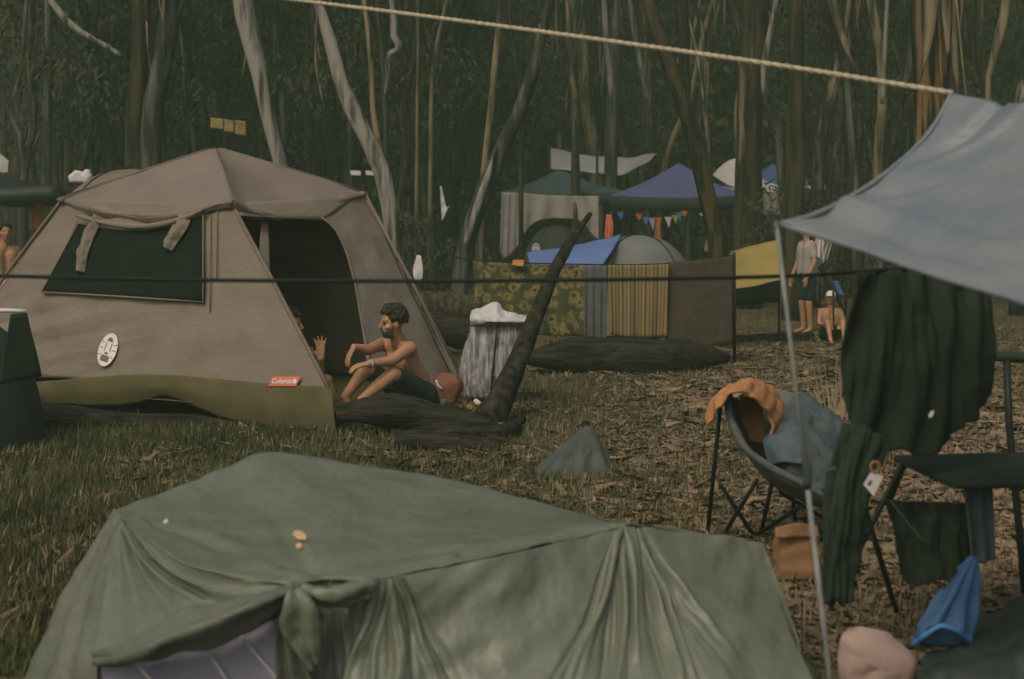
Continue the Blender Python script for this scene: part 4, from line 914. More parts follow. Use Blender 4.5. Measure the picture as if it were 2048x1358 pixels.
# rugs on a line
LD = 15.0
mb = MB(); mb.tube(cr([P(905, 512, 16.0), P(960, 522, LD), P(1180, 529, LD), P(1340, 527, LD), P(1468, 511, LD)], 20), .008, 6); tag(mb.build('clothes_line', m_cord, origin=G(1180, LD)), 'dark line that carries the patterned rugs', 'line')
mb = MB(); mb.tube([P(1468, 505, LD + .02), Vector((P(1470, 505, LD).x, LD + .02, -.05))], .018, 8); tag(mb.build('line_post', m_frame, origin=G(1470, LD)), 'dark post at the right end of the rug line', 'post')
m_flor = floral_mat()
tan, yel, brn, blg, red_, dk = (.20, .15, .075), (.25, .185, .06), (.075, .05, .03), (.10, .115, .11), (.15, .07, .045), (.04, .04, .025)
m_strp = ramp_mat('striped_rug', [(0, tan), (.12, brn), (.18, yel), (.28, blg), (.34, tan), (.44, red_), (.50, yel), (.6, dk), (.66, tan), (.78, blg), (.84, yel), (.93, red_)], 0, 2.6)
cloth('floral_cloth', 'yellow and black floral cloth draped over the line', 'cloth', q(LD, (946, 522), (1060, 528), (1170, 531)), q(LD - .1, (952, 640), (1060, 668), (1168, 672)), m_flor, disp=pleat(5, .03, 1, .3, 1), nu=40, wr=.02, wf=2)
cloth('grey_towel', 'plain grey towel hanging between the floral cloth and the striped rug', 'towel', q(LD - .04, (1166, 531), (1214, 531)), q(LD - .1, (1168, 676), (1212, 680)), m_gstrip, disp=pleat(3, .02, 1, .3, 1))
cloth('striped_rug', 'striped yellow and brown rug hanging on the line', 'rug', q(LD - .08, (1216, 530), (1276, 530), (1337, 528)), q(LD - .14, (1218, 670), (1276, 676), (1332, 672)), m_strp, disp=pleat(3, .02, 1, .3, 1), nu=40)
cloth('striped_rug', 'lower end of a second striped cloth showing under the striped rug', 'rug', q(LD - .02, (1222, 640), (1330, 640)), q(LD - .1, (1238, 700), (1290, 702), (1330, 690)), m_strp, disp=pleat(3, .02, 2, .3, 1), nu=40)
cloth('brown_blanket', 'wide dark brown blanket at the right end of the line', 'blanket', q(LD - .02, (1336, 524), (1400, 520), (1466, 512)), q(LD - .1, (1334, 690), (1400, 694), (1464, 684)), m_brown, nu=36, wr=.02, wf=1.5)
cloth('orange_cloth', 'little orange cloth lying over the top of the floral cloth', 'cloth', q(LD - .06, (1026, 520), (1048, 521)), q(LD - .1, (1024, 530), (1046, 534)), m_orc)
# yellow fly
ys_ = empty('yellow_shelter', G(1510, 17), 'yellow sheet pitched low as a small shelter beside the metal pole', 'tarp')
sheet('sheet', [q(17.3, (1459, 504), (1505, 491), (1556, 480)), q(16.7, (1467, 578), (1515, 570), (1562, 560))], m_yellow, ys_, 24, 14, lin=True, wr=.012, wf=3)
mb = MB(); mb.tube([P(1459, 504, 17.3), Vector((P(1459, 504, 17.3).x, 17.3, 0))], .015, 6); mb.build('pole', m_frame, ys_)
mb = MB(); mb.tube([P(1558, 480, 17.3), Vector((P(1558, 480, 17.3).x, 17.3, 0))], .015, 6); mb.build('pole', m_frame, ys_)
sheet('back', [q(17.6, (1462, 520), (1560, 500)), q(17.7, (1466, 612), (1560, 604))], m_black, ys_, 10, 10, lin=True)
cloth('white_towel', 'white towel hanging under the blue tarp edge, nearest the pole', 'towel', q(20.4, (1634, 460), (1648, 464)), q(20.4, (1626, 510), (1646, 520)), m_white, disp=pleat(2, .03, 1, .5, 1), wr=.02)
cloth('white_towel', 'cream towel with a frayed end hanging right of the white towel', 'towel', q(20.4, (1652, 466), (1668, 470)), q(20.4, (1636, 532), (1654, 520)), m_grey_sheet, disp=pleat(2, .03, 1, .5, 1), wr=.02)
mb = MB(); mb.tube(cr([P(1588, 456, 20.8), P(1650, 463, 20.42), P(1712, 462, 20.0)], 12), .008, 6); tag(mb.build('towel_line', m_cord, origin=P(1650, 463, 20.4)), 'dark line that carries the two towels behind the blue tarp', 'line')
bf = empty('blue_flag', G(1668, 17.25), 'small blue cloth on a stick beside the person in the white cap', 'flag')
mb = MB(); mb.tube([G(1668, 17.25), P(1666, 560, 17.25)], .012, 6); mb.build('stick', m_frame, bf)
sheet('cloth', [q(17.2, (1666, 562), (1676, 562)), q(17.2, (1676, 588), (1688, 592))], m_bluebag, bf, 10, 10, lin=True, wr=.02)
# silver bag
gsv = empty('silver_bag', G(990, 11.9), 'tall silver quilted bag standing against the leaning dead trunk', 'bag')
def loopbag(name, rings, mat, parent, n=36, wr=.01, seed=0):
    """rings: (centre, half width x, half depth y) from bottom to top"""
    mb = MB()
    for c, a, b in rings:
        for i in range(n):
            t = 2 * math.pi * i / n; sx_, sy_ = math.cos(t), math.sin(t); e = .65
            p = c + Vector((a * abs(sx_) ** e * (1 if sx_ > 0 else -1), b * abs(sy_) ** e * (1 if sy_ > 0 else -1), 0))
            d = wr * noise.noise(p * 9 + Vector((seed, 0, 0))) + wr * .6 * noise.noise(p * 22)
            mb.v.append(p + Vector((sx_, sy_, .3)) * d)
    k = len(rings)
    for j in range(k - 1):
        for i in range(n): mb.f.append((j * n + i, j * n + (i + 1) % n, (j + 1) * n + (i + 1) % n, (j + 1) * n + i))
    mb.f.append(tuple(reversed(range(n)))); mb.f.append(tuple((k - 1) * n + i for i in range(n)))
    return mb.build(name, mat, parent)
def prof(px_c, hw, ys, d, dep):
    out = []
    for x, h_, y, dp in zip(px_c, hw, ys, dep): c = P(x, y, d); out.append((c, h_ / F * d, dp))
    return out
n_ = 22; tt = np.linspace(0, 1, n_)
I = lambda xs_: np.interp(tt, np.linspace(0, 1, len(xs_)), xs_)
loopbag('bag_body', prof(I([968, 972, 980, 990, 996, 998, 998]), I([44, 54, 61, 62, 60, 58, 56]), I([794, 770, 740, 700, 670, 645, 632]), 11.9, I([.12, .15, .17, .18, .18, .18, .17])), m_silver, gsv, wr=.022)
m_sil2 = M('pale_silver_flap', (.46, .44, .42), .5, (.56, .54, .51), sc=10, bump=.5, bsc=14)
sheet('folded_flap', [[P(944, 620, 11.85), P(970, 612, 11.8), P(985, 604, 11.8), P(998, 606, 11.8), P(1008, 622, 11.8), P(1030, 626, 11.8), P(1052, 630, 11.85)], [P(940, 634, 11.68), P(995, 640, 11.66), P(1053, 640, 11.7)], [P(941, 650, 11.68), P(995, 644, 11.66), P(1050, 646, 11.7)]], m_sil2, gsv, 60, 24, wr=.013, wf=17)
for x0, x1 in ((994, 982),):
    mb = MB(); mb.tube([P(x0, 646, 11.69), P(990, 700, 11.69), P(x1, 780, 11.72)], .008, 6); mb.build('seam', m_frame, gsv)
mb = MB(); mb.tube(cr([P(941, 652, 11.69), P(995, 650, 11.675), P(1050, 652, 11.70)], 10), .008, 6); mb.build('seam', m_frame, gsv)
# bits by the man
rb = empty('red_bag', G(895, 11.0), 'small red brown bag with a white strap behind the sitting man', 'bag')
loopbag('bag_body', prof(I([890, 892, 895, 896, 892, 890]), I([20, 28, 30, 28, 22, 8]), I([808, 795, 778, 762, 750, 745]), 11.0, I([.08, .10, .11, .10, .07, .03])), m_redbag, rb, wr=.02)
mb = MB(); mb.tube(cr([P(872, 760, 10.86), P(876, 770, 10.86), P(884, 778, 10.87)], 6), .01, 6); mb.build('strap', m_white, rb)
tb = empty('tin_can', G(888, 10.75), 'small pale cup standing below the red brown bag', 'cup'); mb = MB(); g0 = P(888, 818, 10.6); mb.tube([g0, g0 + Vector((0, 0, .06)), g0 + Vector((0, 0, .075))], [.026, .028, .03], 14); mb.build('cup', m_gstrip, tb)
for x, y, lb, mt_ in ((938, 815, 'crumpled brown wrapper on the ground by the log', m_paper), (953, 803, 'crumpled white paper on the ground left of the leaning trunk', m_white)):
    mb = MB()
    for k in range(5): mb.ball(P(x + rnd.uniform(-6, 6), y + rnd.uniform(-3, 3), 10.75), .02, n=7, k=5)
    e_ = empty('paper_scrap', P(x, y + 6, 10.75), lb, 'litter'); remesh(mb, 'paper', mt_, e_, .008, 1)
# cloth lump on the grass
lg = empty('cloth_heap', G(1152, 8.6), 'small grey green cloth heap peaked on the grass', 'cloth')
mb = MB(); n = 96; k_ = 20; cx_ = G(1152, 8.6)
for j in range(k_ + 1):
    t = j / k_
    for i in range(n):
        a = 2 * math.pi * i / n; fo = abs(math.sin(3.5 * a + .6)) - .5 + .4 * math.sin(8 * a + 2)
        r_ = (.02 + .22 * t ** .9) * (1 + .16 * min(1, t * 2) * fo)
        mb.v.append(cx_ + Vector((r_ * 1.05 * math.cos(a) + .075 * (1 - t) ** 1.3, r_ * .9 * math.sin(a), .27 * (1 - t) ** 1.05 + .018 * noise.noise(Vector((a * 3, t * 5, 1))) - .02 * t)))
for j in range(k_):
    for i in range(n): mb.f.append((j * n + i, (j + 1) * n + i, (j + 1) * n + (i + 1) % n, j * n + (i + 1) % n))
mb.f.append(tuple(range(n)))
mb.build('cover', m_bagol, lg)
# dry grass tuft
pts = []
tf = empty('grass_tuft', G(1655, 8.2), 'tuft of tall dry straw left of the hanging dark blanket', 'plant'); mb = MB()
for k in range(130):
    x = rnd.uniform(1600, 1700); d_ = rnd.uniform(7.8, 8.8); g = G(x, d_); hh = rnd.uniform(.2, .75) * (1 - abs(x - 1662) / 110); e = Vector((rnd.uniform(-.15, .15), rnd.uniform(-.1, .1), hh))
    mb.tube([g, g + e * .5 + Vector((0, 0, .03)), g + e], [.005, .004, .0015], 4)
mb.build('straw', m_dry, tf)

# ------------------------------------------------------------ foreground: green tarp over a small tent
gt = empty('tarp_covered_tent', Vector((-.2, 4.9, 0)), 'low tent covered by a rumpled olive green tarp tied with a knot', 'tent')
GB = [P(232, 1020, 5.0), P(380, 965, 5.2), P(470, 928, 5.38), P(540, 905, 5.45), P(720, 930, 5.5), P(905, 960, 5.5), P(1060, 1000, 5.3), P(1170, 1032, 5.0), P(1262, 1050, 4.78)]
GF = [P(236, 1036, 4.85), P(300, 1085, 4.6), P(370, 1128, 4.45), P(480, 1158, 4.33), P(590, 1172, 4.25), P(660, 1156, 4.32), P(750, 1158, 4.3), P(1000, 1108, 4.45), P(1252, 1054, 4.70)]
MID = [P(245, 1026, 4.95), P(360, 1040, 4.9), P(430, 1040, 4.92), P(550, 1040, 4.92), P(690, 1035, 4.95), P(830, 1040, 4.98), P(1030, 1048, 4.9), P(1150, 1046, 4.8), P(1255, 1052, 4.74)]
def dtop(u, v):
    a = 0
    for cu_, cv, ang, ln, am in ((.42, .8, .9, .22, -.014), (.36, .86, .5, .2, .014), (.30, .82, .25, .22, -.012), (.5, .85, 2.4, .16, .012), (.75, .9, -.1, .35, .010), (.8, .78, -.12, .4, -.008)):
        dx, dy = u - cu_, (v - cv) * .5; s_, t_ = dx * math.cos(ang) + dy * math.sin(ang), -dx * math.sin(ang) + dy * math.cos(ang)
        a += am * math.exp(-(s_ / ln) ** 2 - (t_ / .018) ** 2)
    return a
o = sheet('tarp_top', [GB, MID, GF], m_green, gt, 150, 80, disp=dtop, wr=.006, wf=9)
# front wall from the second gathered peak to the right corner
FT = [P(742, 1162, 4.29), P(760, 1160, 4.29), P(860, 1140, 4.36), P(1000, 1112, 4.44), P(1140, 1080, 4.58), P(1235, 1058, 4.68), P(1262, 1054, 4.70), P(1390, 1066, 4.84), P(1528, 1087, 4.98)]
FB = [P(655, 1480, 4.15), P(760, 1490, 4.14), P(880, 1490, 4.14), P(1010, 1490, 4.14), P(1130, 1490, 4.14), P(1250, 1490, 4.14), P(1380, 1480, 4.17), P(1510, 1460, 4.25), P(1640, 1430, 4.4)]
FMd = [a.lerp(b, .45) + Vector((0, .05, 0)) for a, b in zip(FT, FB)]
_r = random.Random(21); CREASE = []
for c, lo_, hi_, k in ((.03, -.06, .24, 12), (.62, -.24, .24, 22)):
    for i in range(k):
        CREASE.append((c, lo_ + (hi_ - lo_) * (i + _r.uniform(.1, .9)) / k, _r.uniform(.5, 1.0), _r.choice((-1, 1, -1)), _r.uniform(.003, .0075)))
def dfront(u, v):
    a = 0
    for c, sp_, vl, sg, wd in CREASE:
        x = c + (.012 if sp_ > 0 else -.012) + sp_ * (.10 + v ** .85) + .006 * math.sin(v * 9 + sp_ * 40)
        a += sg * .023 * min(1, .3 + 2 * v) * max(0, 1 - (v / (vl * 1.25)) ** 2) * math.exp(-abs((u - x) / (wd * (.7 + 1.6 * v))) ** 1.5)
    a += .045 * v * noise.noise(Vector((u * 6, v * 1.6, 4))) + .012 * noise.noise(Vector((u * 13 + v * 3, v * 5, 2)))
    return a
sheet('tarp_front', [FT, FMd, FB], m_green, gt, 360, 90, disp=dfront, wr=.006, wf=9)
# right end
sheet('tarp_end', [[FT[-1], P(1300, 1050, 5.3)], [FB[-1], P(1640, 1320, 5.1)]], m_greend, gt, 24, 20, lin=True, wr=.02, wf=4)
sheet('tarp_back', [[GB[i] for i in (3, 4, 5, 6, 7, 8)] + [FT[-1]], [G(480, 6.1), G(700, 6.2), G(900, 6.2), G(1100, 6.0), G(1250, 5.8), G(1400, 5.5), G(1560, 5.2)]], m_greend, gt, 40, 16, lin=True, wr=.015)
# left front panel between the seam and the gathered edge
LT = [P(236, 1034, 4.86), P(300, 1083, 4.61), P(370, 1126, 4.46), P(480, 1156, 4.335), P(590, 1170, 4.255)]
LBt = [P(183, 1335, 4.28), P(250, 1300, 4.27), P(340, 1262, 4.25), P(460, 1222, 4.23), P(578, 1186, 4.22)]
def dleft(u, v):
    a = 0
    for c0, c1, am, wd in ((.02, .55, -.02, .035), (.06, .75, .024, .03), (.13, .92, -.026, .035), (.03, .3, .014, .03), (.0, .15, -.014, .03), (.2, 1.0, .018, .03)):
        c = c0 + (c1 - c0) * v ** .9; a += am * (1 - .35 * v) * math.exp(-((u - c) / (wd * (.6 + 1.2 * v))) ** 2)
    return a
LM = [a.lerp(b, .5) + Vector((0, .07 * math.sin(math.pi * i / 4), 0)) for i, (a, b) in enumerate(zip(LT, LBt))]
sheet('tarp_left_front', [LT, LM, LBt], m_green, gt, 130, 60, disp=dleft, wr=.007, wf=12)
# gathered lower edge
RU = [P(186, 1306, 4.28), P(250, 1286, 4.24), P(330, 1248, 4.2), P(420, 1212, 4.17), P(500, 1192, 4.16), P(560, 1178, 4.18), P(588, 1170, 4.19)]
RF = [P(188, 1318, 4.25), P(255, 1306, 4.16), P(335, 1274, 4.10), P(425, 1240, 4.07), P(505, 1212, 4.09), P(562, 1188, 4.14), P(589, 1174, 4.17)]
RL = [P(192, 1326, 4.27), P(255, 1328, 4.22), P(335, 1302, 4.18), P(425, 1286, 4.16), P(505, 1258, 4.17), P(564, 1216, 4.19), P(592, 1180, 4.2)]
RB = [P(196, 1322, 4.30), P(255, 1320, 4.29), P(335, 1292, 4.27), P(425, 1274, 4.25), P(505, 1246, 4.25), P(564, 1206, 4.24), P(592, 1178, 4.22)]
def droll(u, v):
    return .012 * (1 - .5 * u) * math.sin(2 * math.pi * (2.6 * v + .5 * u + .35 * noise.noise(Vector((u * 4, v, 1))))) + .022 * noise.noise(Vector((u * 5, v * 2.5, 7))) * math.sin(math.pi * u)
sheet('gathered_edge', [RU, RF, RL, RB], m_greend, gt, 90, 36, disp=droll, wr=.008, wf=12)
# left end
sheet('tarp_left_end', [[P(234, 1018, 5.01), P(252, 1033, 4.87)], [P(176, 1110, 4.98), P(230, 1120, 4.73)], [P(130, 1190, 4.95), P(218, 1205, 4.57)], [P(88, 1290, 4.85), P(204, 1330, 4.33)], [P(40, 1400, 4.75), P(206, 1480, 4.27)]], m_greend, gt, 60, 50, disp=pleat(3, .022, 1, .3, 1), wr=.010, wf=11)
# knot and tails
mb = MB()
for k in range(7): mb.ball(P(588 + rnd.uniform(-12, 12), 1174 + rnd.uniform(-6, 6), 4.2 + rnd.uniform(-.02, .01)), .016, .014, .012, n=8, k=6)
remesh(mb, 'knot', m_green, gt, .006, 2)
sheet('knot_tail', [[P(578, 1178, 4.16), P(606, 1176, 4.16)], [P(566, 1212, 4.13), P(634, 1220, 4.15)], [P(562, 1262, 4.14), P(640, 1285, 4.16)], [P(622, 1340, 4.18), P(638, 1326, 4.18)]], m_green, gt, 40, 40, disp=pleat(1.5, .010, .5, .3, 1), wr=.012, wf=13)
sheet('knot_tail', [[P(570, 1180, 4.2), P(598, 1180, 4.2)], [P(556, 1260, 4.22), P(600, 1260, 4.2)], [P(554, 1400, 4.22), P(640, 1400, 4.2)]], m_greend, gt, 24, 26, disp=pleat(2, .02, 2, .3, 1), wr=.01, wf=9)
# recess between knot and second peak
sheet('tarp_recess', [[P(586, 1168, 4.27), P(660, 1152, 4.33), P(756, 1154, 4.31)], [P(600, 1300, 4.30), P(665, 1310, 4.33), P(740, 1300, 4.29)], [P(600, 1470, 4.22), P(665, 1470, 4.25), P(730, 1470, 4.2)]], m_green, gt, 40, 30, disp=lambda u, v: .03 * v * noise.noise(Vector((u * 6 + v * 2, v * 1.5, 5))) + .015 * noise.noise(Vector((u * 13 - v * 4, v * 3, 2))), wr=.010, wf=13)
for pts in ([(598, 1180, 4.2), (640, 1194, 4.24), (690, 1200, 4.27), (742, 1188, 4.27)], [(600, 1176, 4.2), (650, 1188, 4.2), (700, 1180, 4.22), (750, 1162, 4.25)]):
    mb = MB(); mb.tube(cr([P(*p) for p in pts], 20), np.interp(np.linspace(0, 1, 20), [0, .5, 1], [.014, .026, .014]).tolist(), 12, wob=.5, seed=4); mb.build('swag', m_green, gt)
# lilac inner tent
li = sheet('inner_tent', [[P(200, 1300, 4.34), P(380, 1262, 4.31), P(556, 1200, 4.28)], [P(195, 1470, 4.3), P(380, 1480, 4.27), P(556, 1480, 4.24)]], m_lilac, gt, 30, 20, lin=True, wr=.008, wf=6)
for a, b in (((408, 1290), (452, 1358)), ((480, 1270), (548, 1350)), ((250, 1300), (300, 1358))):
    mb = MB(); mb.tube([P(a[0], a[1], 4.27), P(b[0], b[1], 4.255), P(b[0] + 20, b[1] + 40, 4.24)], .004, 5); mb.build('seam', m_white, gt)
# bits on the tarp
def chip(name, label, cat, px, py, d, w_, h_, rot, mat):
    o = P(px, py, d); x = Vector((math.cos(rot), 0, math.sin(rot))); y = Vector((-math.sin(rot), .3, math.cos(rot))).normalized(); n = x.cross(y); mb = MB()
    pr = [(-w_, -h_ * .6), (0, -h_), (w_, -h_ * .5), (w_ * .8, h_ * .6), (0, h_), (-w_ * .9, h_ * .5)]
    mb.add([o + x * a + y * b for a, b in pr] + [o + x * a + y * b + n * .004 for a, b in pr], [tuple(range(6)), tuple(range(11, 5, -1))] + [(i, i + 6, (i + 1) % 6 + 6, (i + 1) % 6) for i in range(6)])
    return tag(mb.build(name, mat, smooth=False, origin=o), label, cat)
m_tanleaf = M('tan_leaf', (.55, .36, .2), .8); m_paleleaf = M('pale_leaf', (.66, .55, .38), .8)
chip('dry_leaf', 'pale narrow leaf lying near the left shoulder of the green tarp', 'leaf', 330, 1048, 4.86, .008, .020, R(-20), m_paleleaf)
chip('dry_leaf', 'orange tan curled leaf lying above the knot of the green tarp', 'leaf', 600, 1070, 4.70, .024, .014, R(-25), m_tanleaf)
chip('dry_leaf', 'tiny tan leaf just below the curled leaf on the green tarp', 'leaf', 598, 1090, 4.62, .010, .008, R(10), m_tanleaf)

# ------------------------------------------------------------ pale blue tarp, pole, ropes
bt = empty('blue_tarp', Vector((1.6, 3.9, 0)), 'large pale blue tarp stretched from the rope down to the metal pole', 'tarp')
tA = [P(1562, 448, 4.0), P(1640, 424, 4.1), P(1735, 372, 4.25), P(1820, 305, 4.4), P(1868, 250, 4.45), P(1903, 186, 4.5)]
tB = [P(1562, 450, 4.0), P(1700, 492, 3.82), P(1850, 545, 3.6), P(2050, 606, 3.3), P(2300, 690, 3.0)]
tTop = [P(1903, 186, 4.5), P(1960, 196, 4.4), P(2050, 211, 4.25), P(2180, 235, 4.0), P(2380, 275, 3.7)]
# rails: from pole-side edge sweep to the far right
left_edge = tA
rails = []
KR = 7
for i in range(KR):
    t = i / (KR - 1)
    a = cr(tA[::-1], 41)[int(40 * t)]                 # from high corner down to the pole
    b = P(2380, 275, 3.7).lerp(P(2300, 690, 3.0), t)
    top = cr(tTop, 21); bot = cr(tB, 21); row = []
    for k in range(21):
        u = k / 20
        base = top[k].lerp(bot[k], t); corr = (a - top[0].lerp(bot[0], t)) * (1 - u) ** 1.2
        row.append(base + corr)
    rails.append(row)
def dblue(u, v):
    a = .012 * math.sin(20 * v + 4 * u) * (1 - u) * .5
    for cu_, cv, ang, ln, wd, am in ((.16, .12, 2.2, .18, .02, -.03), (.22, .2, 2.25, .2, .02, .02), (.1, .55, 2.6, .1, .015, -.015), (.4, .75, .1, .5, .03, .014), (.4, .86, .1, .6, .03, -.014)):
        dx, dy = u - cu_, (v - cv) * .7; s_, t_ = dx * math.cos(ang) + dy * math.sin(ang), -dx * math.sin(ang) + dy * math.cos(ang)
        a += am * math.exp(-(s_ / ln) ** 2 - (t_ / wd) ** 2)
    return a
sheet('sheet', rails, m_blue, bt, 90, 60, disp=dblue, wr=.018, wf=2.5)
mb = MB(); mb.tube(cr([p + Vector((0, -.004, 0)) for p in tB], 30), .008, 6); mb.build('hem', m_blue, bt)
mb = MB(); mb.tube(cr([p + Vector((0, -.004, 0)) for p in tA], 30), .008, 6); mb.build('hem', m_blue, bt)
mb = MB(); mb.tube(cr([P(1546, 452, 3.99), P(1550, 445, 3.985), P(1558, 446, 3.985), P(1570, 450, 4.0)], 10), .003, 6); mb.build('corner_tie', m_pole, bt)
pole = empty('tarp_pole', Vector((P(1672, gy(3.95), 3.95).x, 3.95, 0)), 'thin grey metal pole propping the low corner of the pale blue tarp', 'pole')
pt, pb_ = P(1553, 448, 4.0), Vector((P(1682, gy(3.95), 3.95).x, 3.95, 0))
mb = MB(); mb.tube([pt, pt.lerp(pb_, .5)], .0062, 12); mb.build('upper_section', m_pole, pole)
mb = MB(); mb.tube([pt.lerp(pb_, .48), pb_], .0076, 12); mb.build('lower_section', m_pole, pole)
mb = MB(); mb.tube([pt.lerp(pb_, .47), pt.lerp(pb_, .485)], .0105, 12); mb.build('collar', m_frame, pole)
def rope(name, label, pts, r, mat, twist=True, n=160):
    line = cr(pts, n); c = line[n // 2]; mb = MB()
    if not twist: mb.tube(line, r, 8)
    else:
        for s_ in range(3):
            st = []
            for i, p in enumerate(line):
                t = (line[min(i + 1, n - 1)] - line[max(i - 1, 0)]).normalized(); a = t.orthogonal().normalized(); b = t.cross(a); th = i * .9 + s_ * 2.094
                st.append(p + (a * math.cos(th) + b * math.sin(th)) * r * .5)
            mb.tube(st, r * .55, 6)
    return tag(mb.build(name, mat, origin=c), label, 'rope')
rope('rope', 'tan twisted rope running from the blue tarp up across the wood', [P(1905, 186, 4.5), P(1500, 122, 4.9), P(1000, 52, 5.6), P(600, 1, 6.3), P(200, -45, 7.2)], .0085, m_rope, True, 300)
rope('black_cord', 'black cord stretched level across the camp in front of the tent', [P(-120, 549, 4.6), P(400, 560, 4.4), P(900, 562, 4.35), P(1300, 558, 4.45), P(1600, 551, 4.7), P(1800, 538, 5.0), P(2200, 520, 5.6)], .0065, m_cord, False, 60)
rope('thin_cord', 'short pale cord end curling off the metal pole', [P(1634, 962, 3.98), P(1640, 952, 3.96), P(1655, 940, 3.95), P(1674, 936, 3.95)], .003, m_gstrip, False, 20)
rope('thin_cord', 'thin pale guy cord slanting down before the dark box', [P(1780, 1000, 4.9), P(1815, 1045, 4.9), P(1848, 1084, 4.9)], .0025, m_gstrip, False, 12)

# dark blanket hanging at the right
cloth('dark_blanket', 'big dark blanket hanging from the black cord under the blue tarp', 'blanket', [P(1712, 545, 4.86), P(1790, 540, 4.98), P(1880, 535, 5.1), P(1985, 529, 5.25)],
      [P(1682, 770, 4.95), P(1700, 846, 4.93), P(1716, 892, 4.92), P(1758, 906, 4.97), P(1800, 898, 4.97), P(1836, 912, 5.0), P(1884, 898, 5.05), P(1912, 868, 5.06), P(1930, 846, 5.1), P(1954, 838, 5.12), P(1984, 790, 5.2)], m_black, mid=[P(1684, 680, 4.9), P(1790, 690, 4.95), P(1890, 690, 5.05), P(1986, 680, 5.2)], disp=lambda u, v: .045 * noise.noise(Vector((u * 8 + v, v * 1.1, 3))) + .022 * noise.noise(Vector((u * 17 - v * 2, v * 2.2, 8))), nu=90, nv=50, wr=.012, wf=9)
chip('paper_tag', 'tiny white paper tag on the lower part of the dark blanket', 'tag', 1862, 828, 4.93, .007, .016, R(-35), m_print)

# camp chairs
ca = G(1570, 6.8)
chA = empty('camp_chair', ca, 'grey green padded camp chair with garments piled in its bucket seat', 'chair')
ND = [P(1452, 792, 6.60), P(1462, 850, 6.52), P(1492, 902, 6.45), P(1545, 942, 6.40), P(1605, 972, 6.38), P(1655, 1002, 6.38)]
MD2 = [P(1500, 800, 6.95), P(1512, 880, 6.92), P(1545, 945, 6.86), P(1595, 985, 6.8), P(1650, 1010, 6.72), P(1690, 1012, 6.66)]
FD = [P(1552, 782, 7.2), P(1610, 800, 7.15), P(1662, 838, 7.1), P(1695, 888, 7.0), P(1712, 940, 6.95), P(1722, 985, 6.9)]
sheet('bucket_seat', [ND, MD2, FD], m_cgreen, chA, 40, 30, wr=.012, wf=6, thick=.02)
for k, r_ in ((0, .017), (.13, .013)):
    pb = MB(); pb.tube(cr([a.lerp(b, k) + Vector((0, -.012, .012)) for a, b in zip(ND, MD2)], 30), r_, 8, wob=.3); pb.build('padded_edge', m_gstrip, chA)
pb = MB(); pb.tube(cr(FD, 20), .014, 8); pb.build('far_rim', m_cgreen, chA)
for a, b in (((1442, 800, 6.62), (1415, 1068, 6.86)), ((1440, 968, 6.6), (1508, 1072, 6.86)), ((1514, 960, 6.5), (1448, 1068, 6.88)), ((1545, 960, 6.6), (1522, 1066, 6.9)), ((1622, 1000, 6.5), (1512, 1070, 6.86)), ((1700, 985, 6.8), (1712, 1062, 6.95)), ((1560, 985, 6.7), (1700, 1066, 6.92)), ((1565, 800, 7.2), (1590, 1040, 7.2))):
    b_ = MB(); b_.tube([P(*a), P(*b)], .0105, 8); b_.build('leg', m_frame, chA)
for nm, lb, mt_, rl_, sd_ in (('grey_jacket', 'blue grey jacket dumped in the bucket of the padded chair', m_cloth_b,
        [[P(1590, 790, 7.0), P(1640, 805, 7.0), P(1690, 850, 6.95)], [P(1545, 850, 6.75), P(1600, 860, 6.7), P(1690, 890, 6.75)], [P(1530, 905, 6.6), P(1600, 930, 6.5), P(1690, 930, 6.65)], [P(1560, 945, 6.55), P(1620, 975, 6.45), P(1690, 990, 6.6)]], 1),
        ('blue_garment', 'darker blue garment crumpled on top of the grey jacket', m_gbl,
        [[P(1540, 845, 6.72), P(1590, 848, 6.68)], [P(1528, 880, 6.55), P(1600, 875, 6.5)], [P(1535, 925, 6.48), P(1605, 930, 6.42)]], 4)):
    o = sheet(nm, rl_, mt_, None, 50, 50, wr=.035, wf=9, thick=.012, origin=P(1600, 990, 6.6), seed=sd_); tag(o, lb, 'clothes')
o = sheet('orange_towel', [[P(1408, 842, 6.6), P(1432, 796, 6.62), P(1466, 770, 6.7), P(1497, 757, 6.8), P(1532, 768, 6.95), P(1562, 800, 7.05), P(1584, 852, 7.0)],
    [P(1410, 838, 6.54), P(1434, 797, 6.52), P(1468, 774, 6.55), P(1500, 764, 6.6), P(1532, 782, 6.7), P(1556, 815, 6.8), P(1574, 862, 6.8)],
    [P(1414, 852, 6.5), P(1442, 808, 6.44), P(1474, 786, 6.44), P(1504, 788, 6.46), P(1528, 812, 6.5), P(1540, 842, 6.55), P(1540, 884, 6.56)]], m_orange, None, 60, 30, disp=pleat(7, .006, 1, .3, 1), wr=.016, wf=12, thick=.01, origin=P(1490, 850, 6.6)); tag(o, 'orange towel thrown over the back of the padded camp chair', 'towel')
o = sheet('rust_garment', [[P(1478, 790, 6.75), P(1530, 800, 6.8)], [P(1480, 830, 6.7), P(1525, 838, 6.7)], [P(1500, 880, 6.7), P(1535, 890, 6.68)]], m_orc2, None, 24, 24, wr=.02, wf=10, thick=.01, origin=P(1505, 890, 6.7)); tag(o, 'dull rust garment hanging inside the chair back under the orange towel', 'clothes')
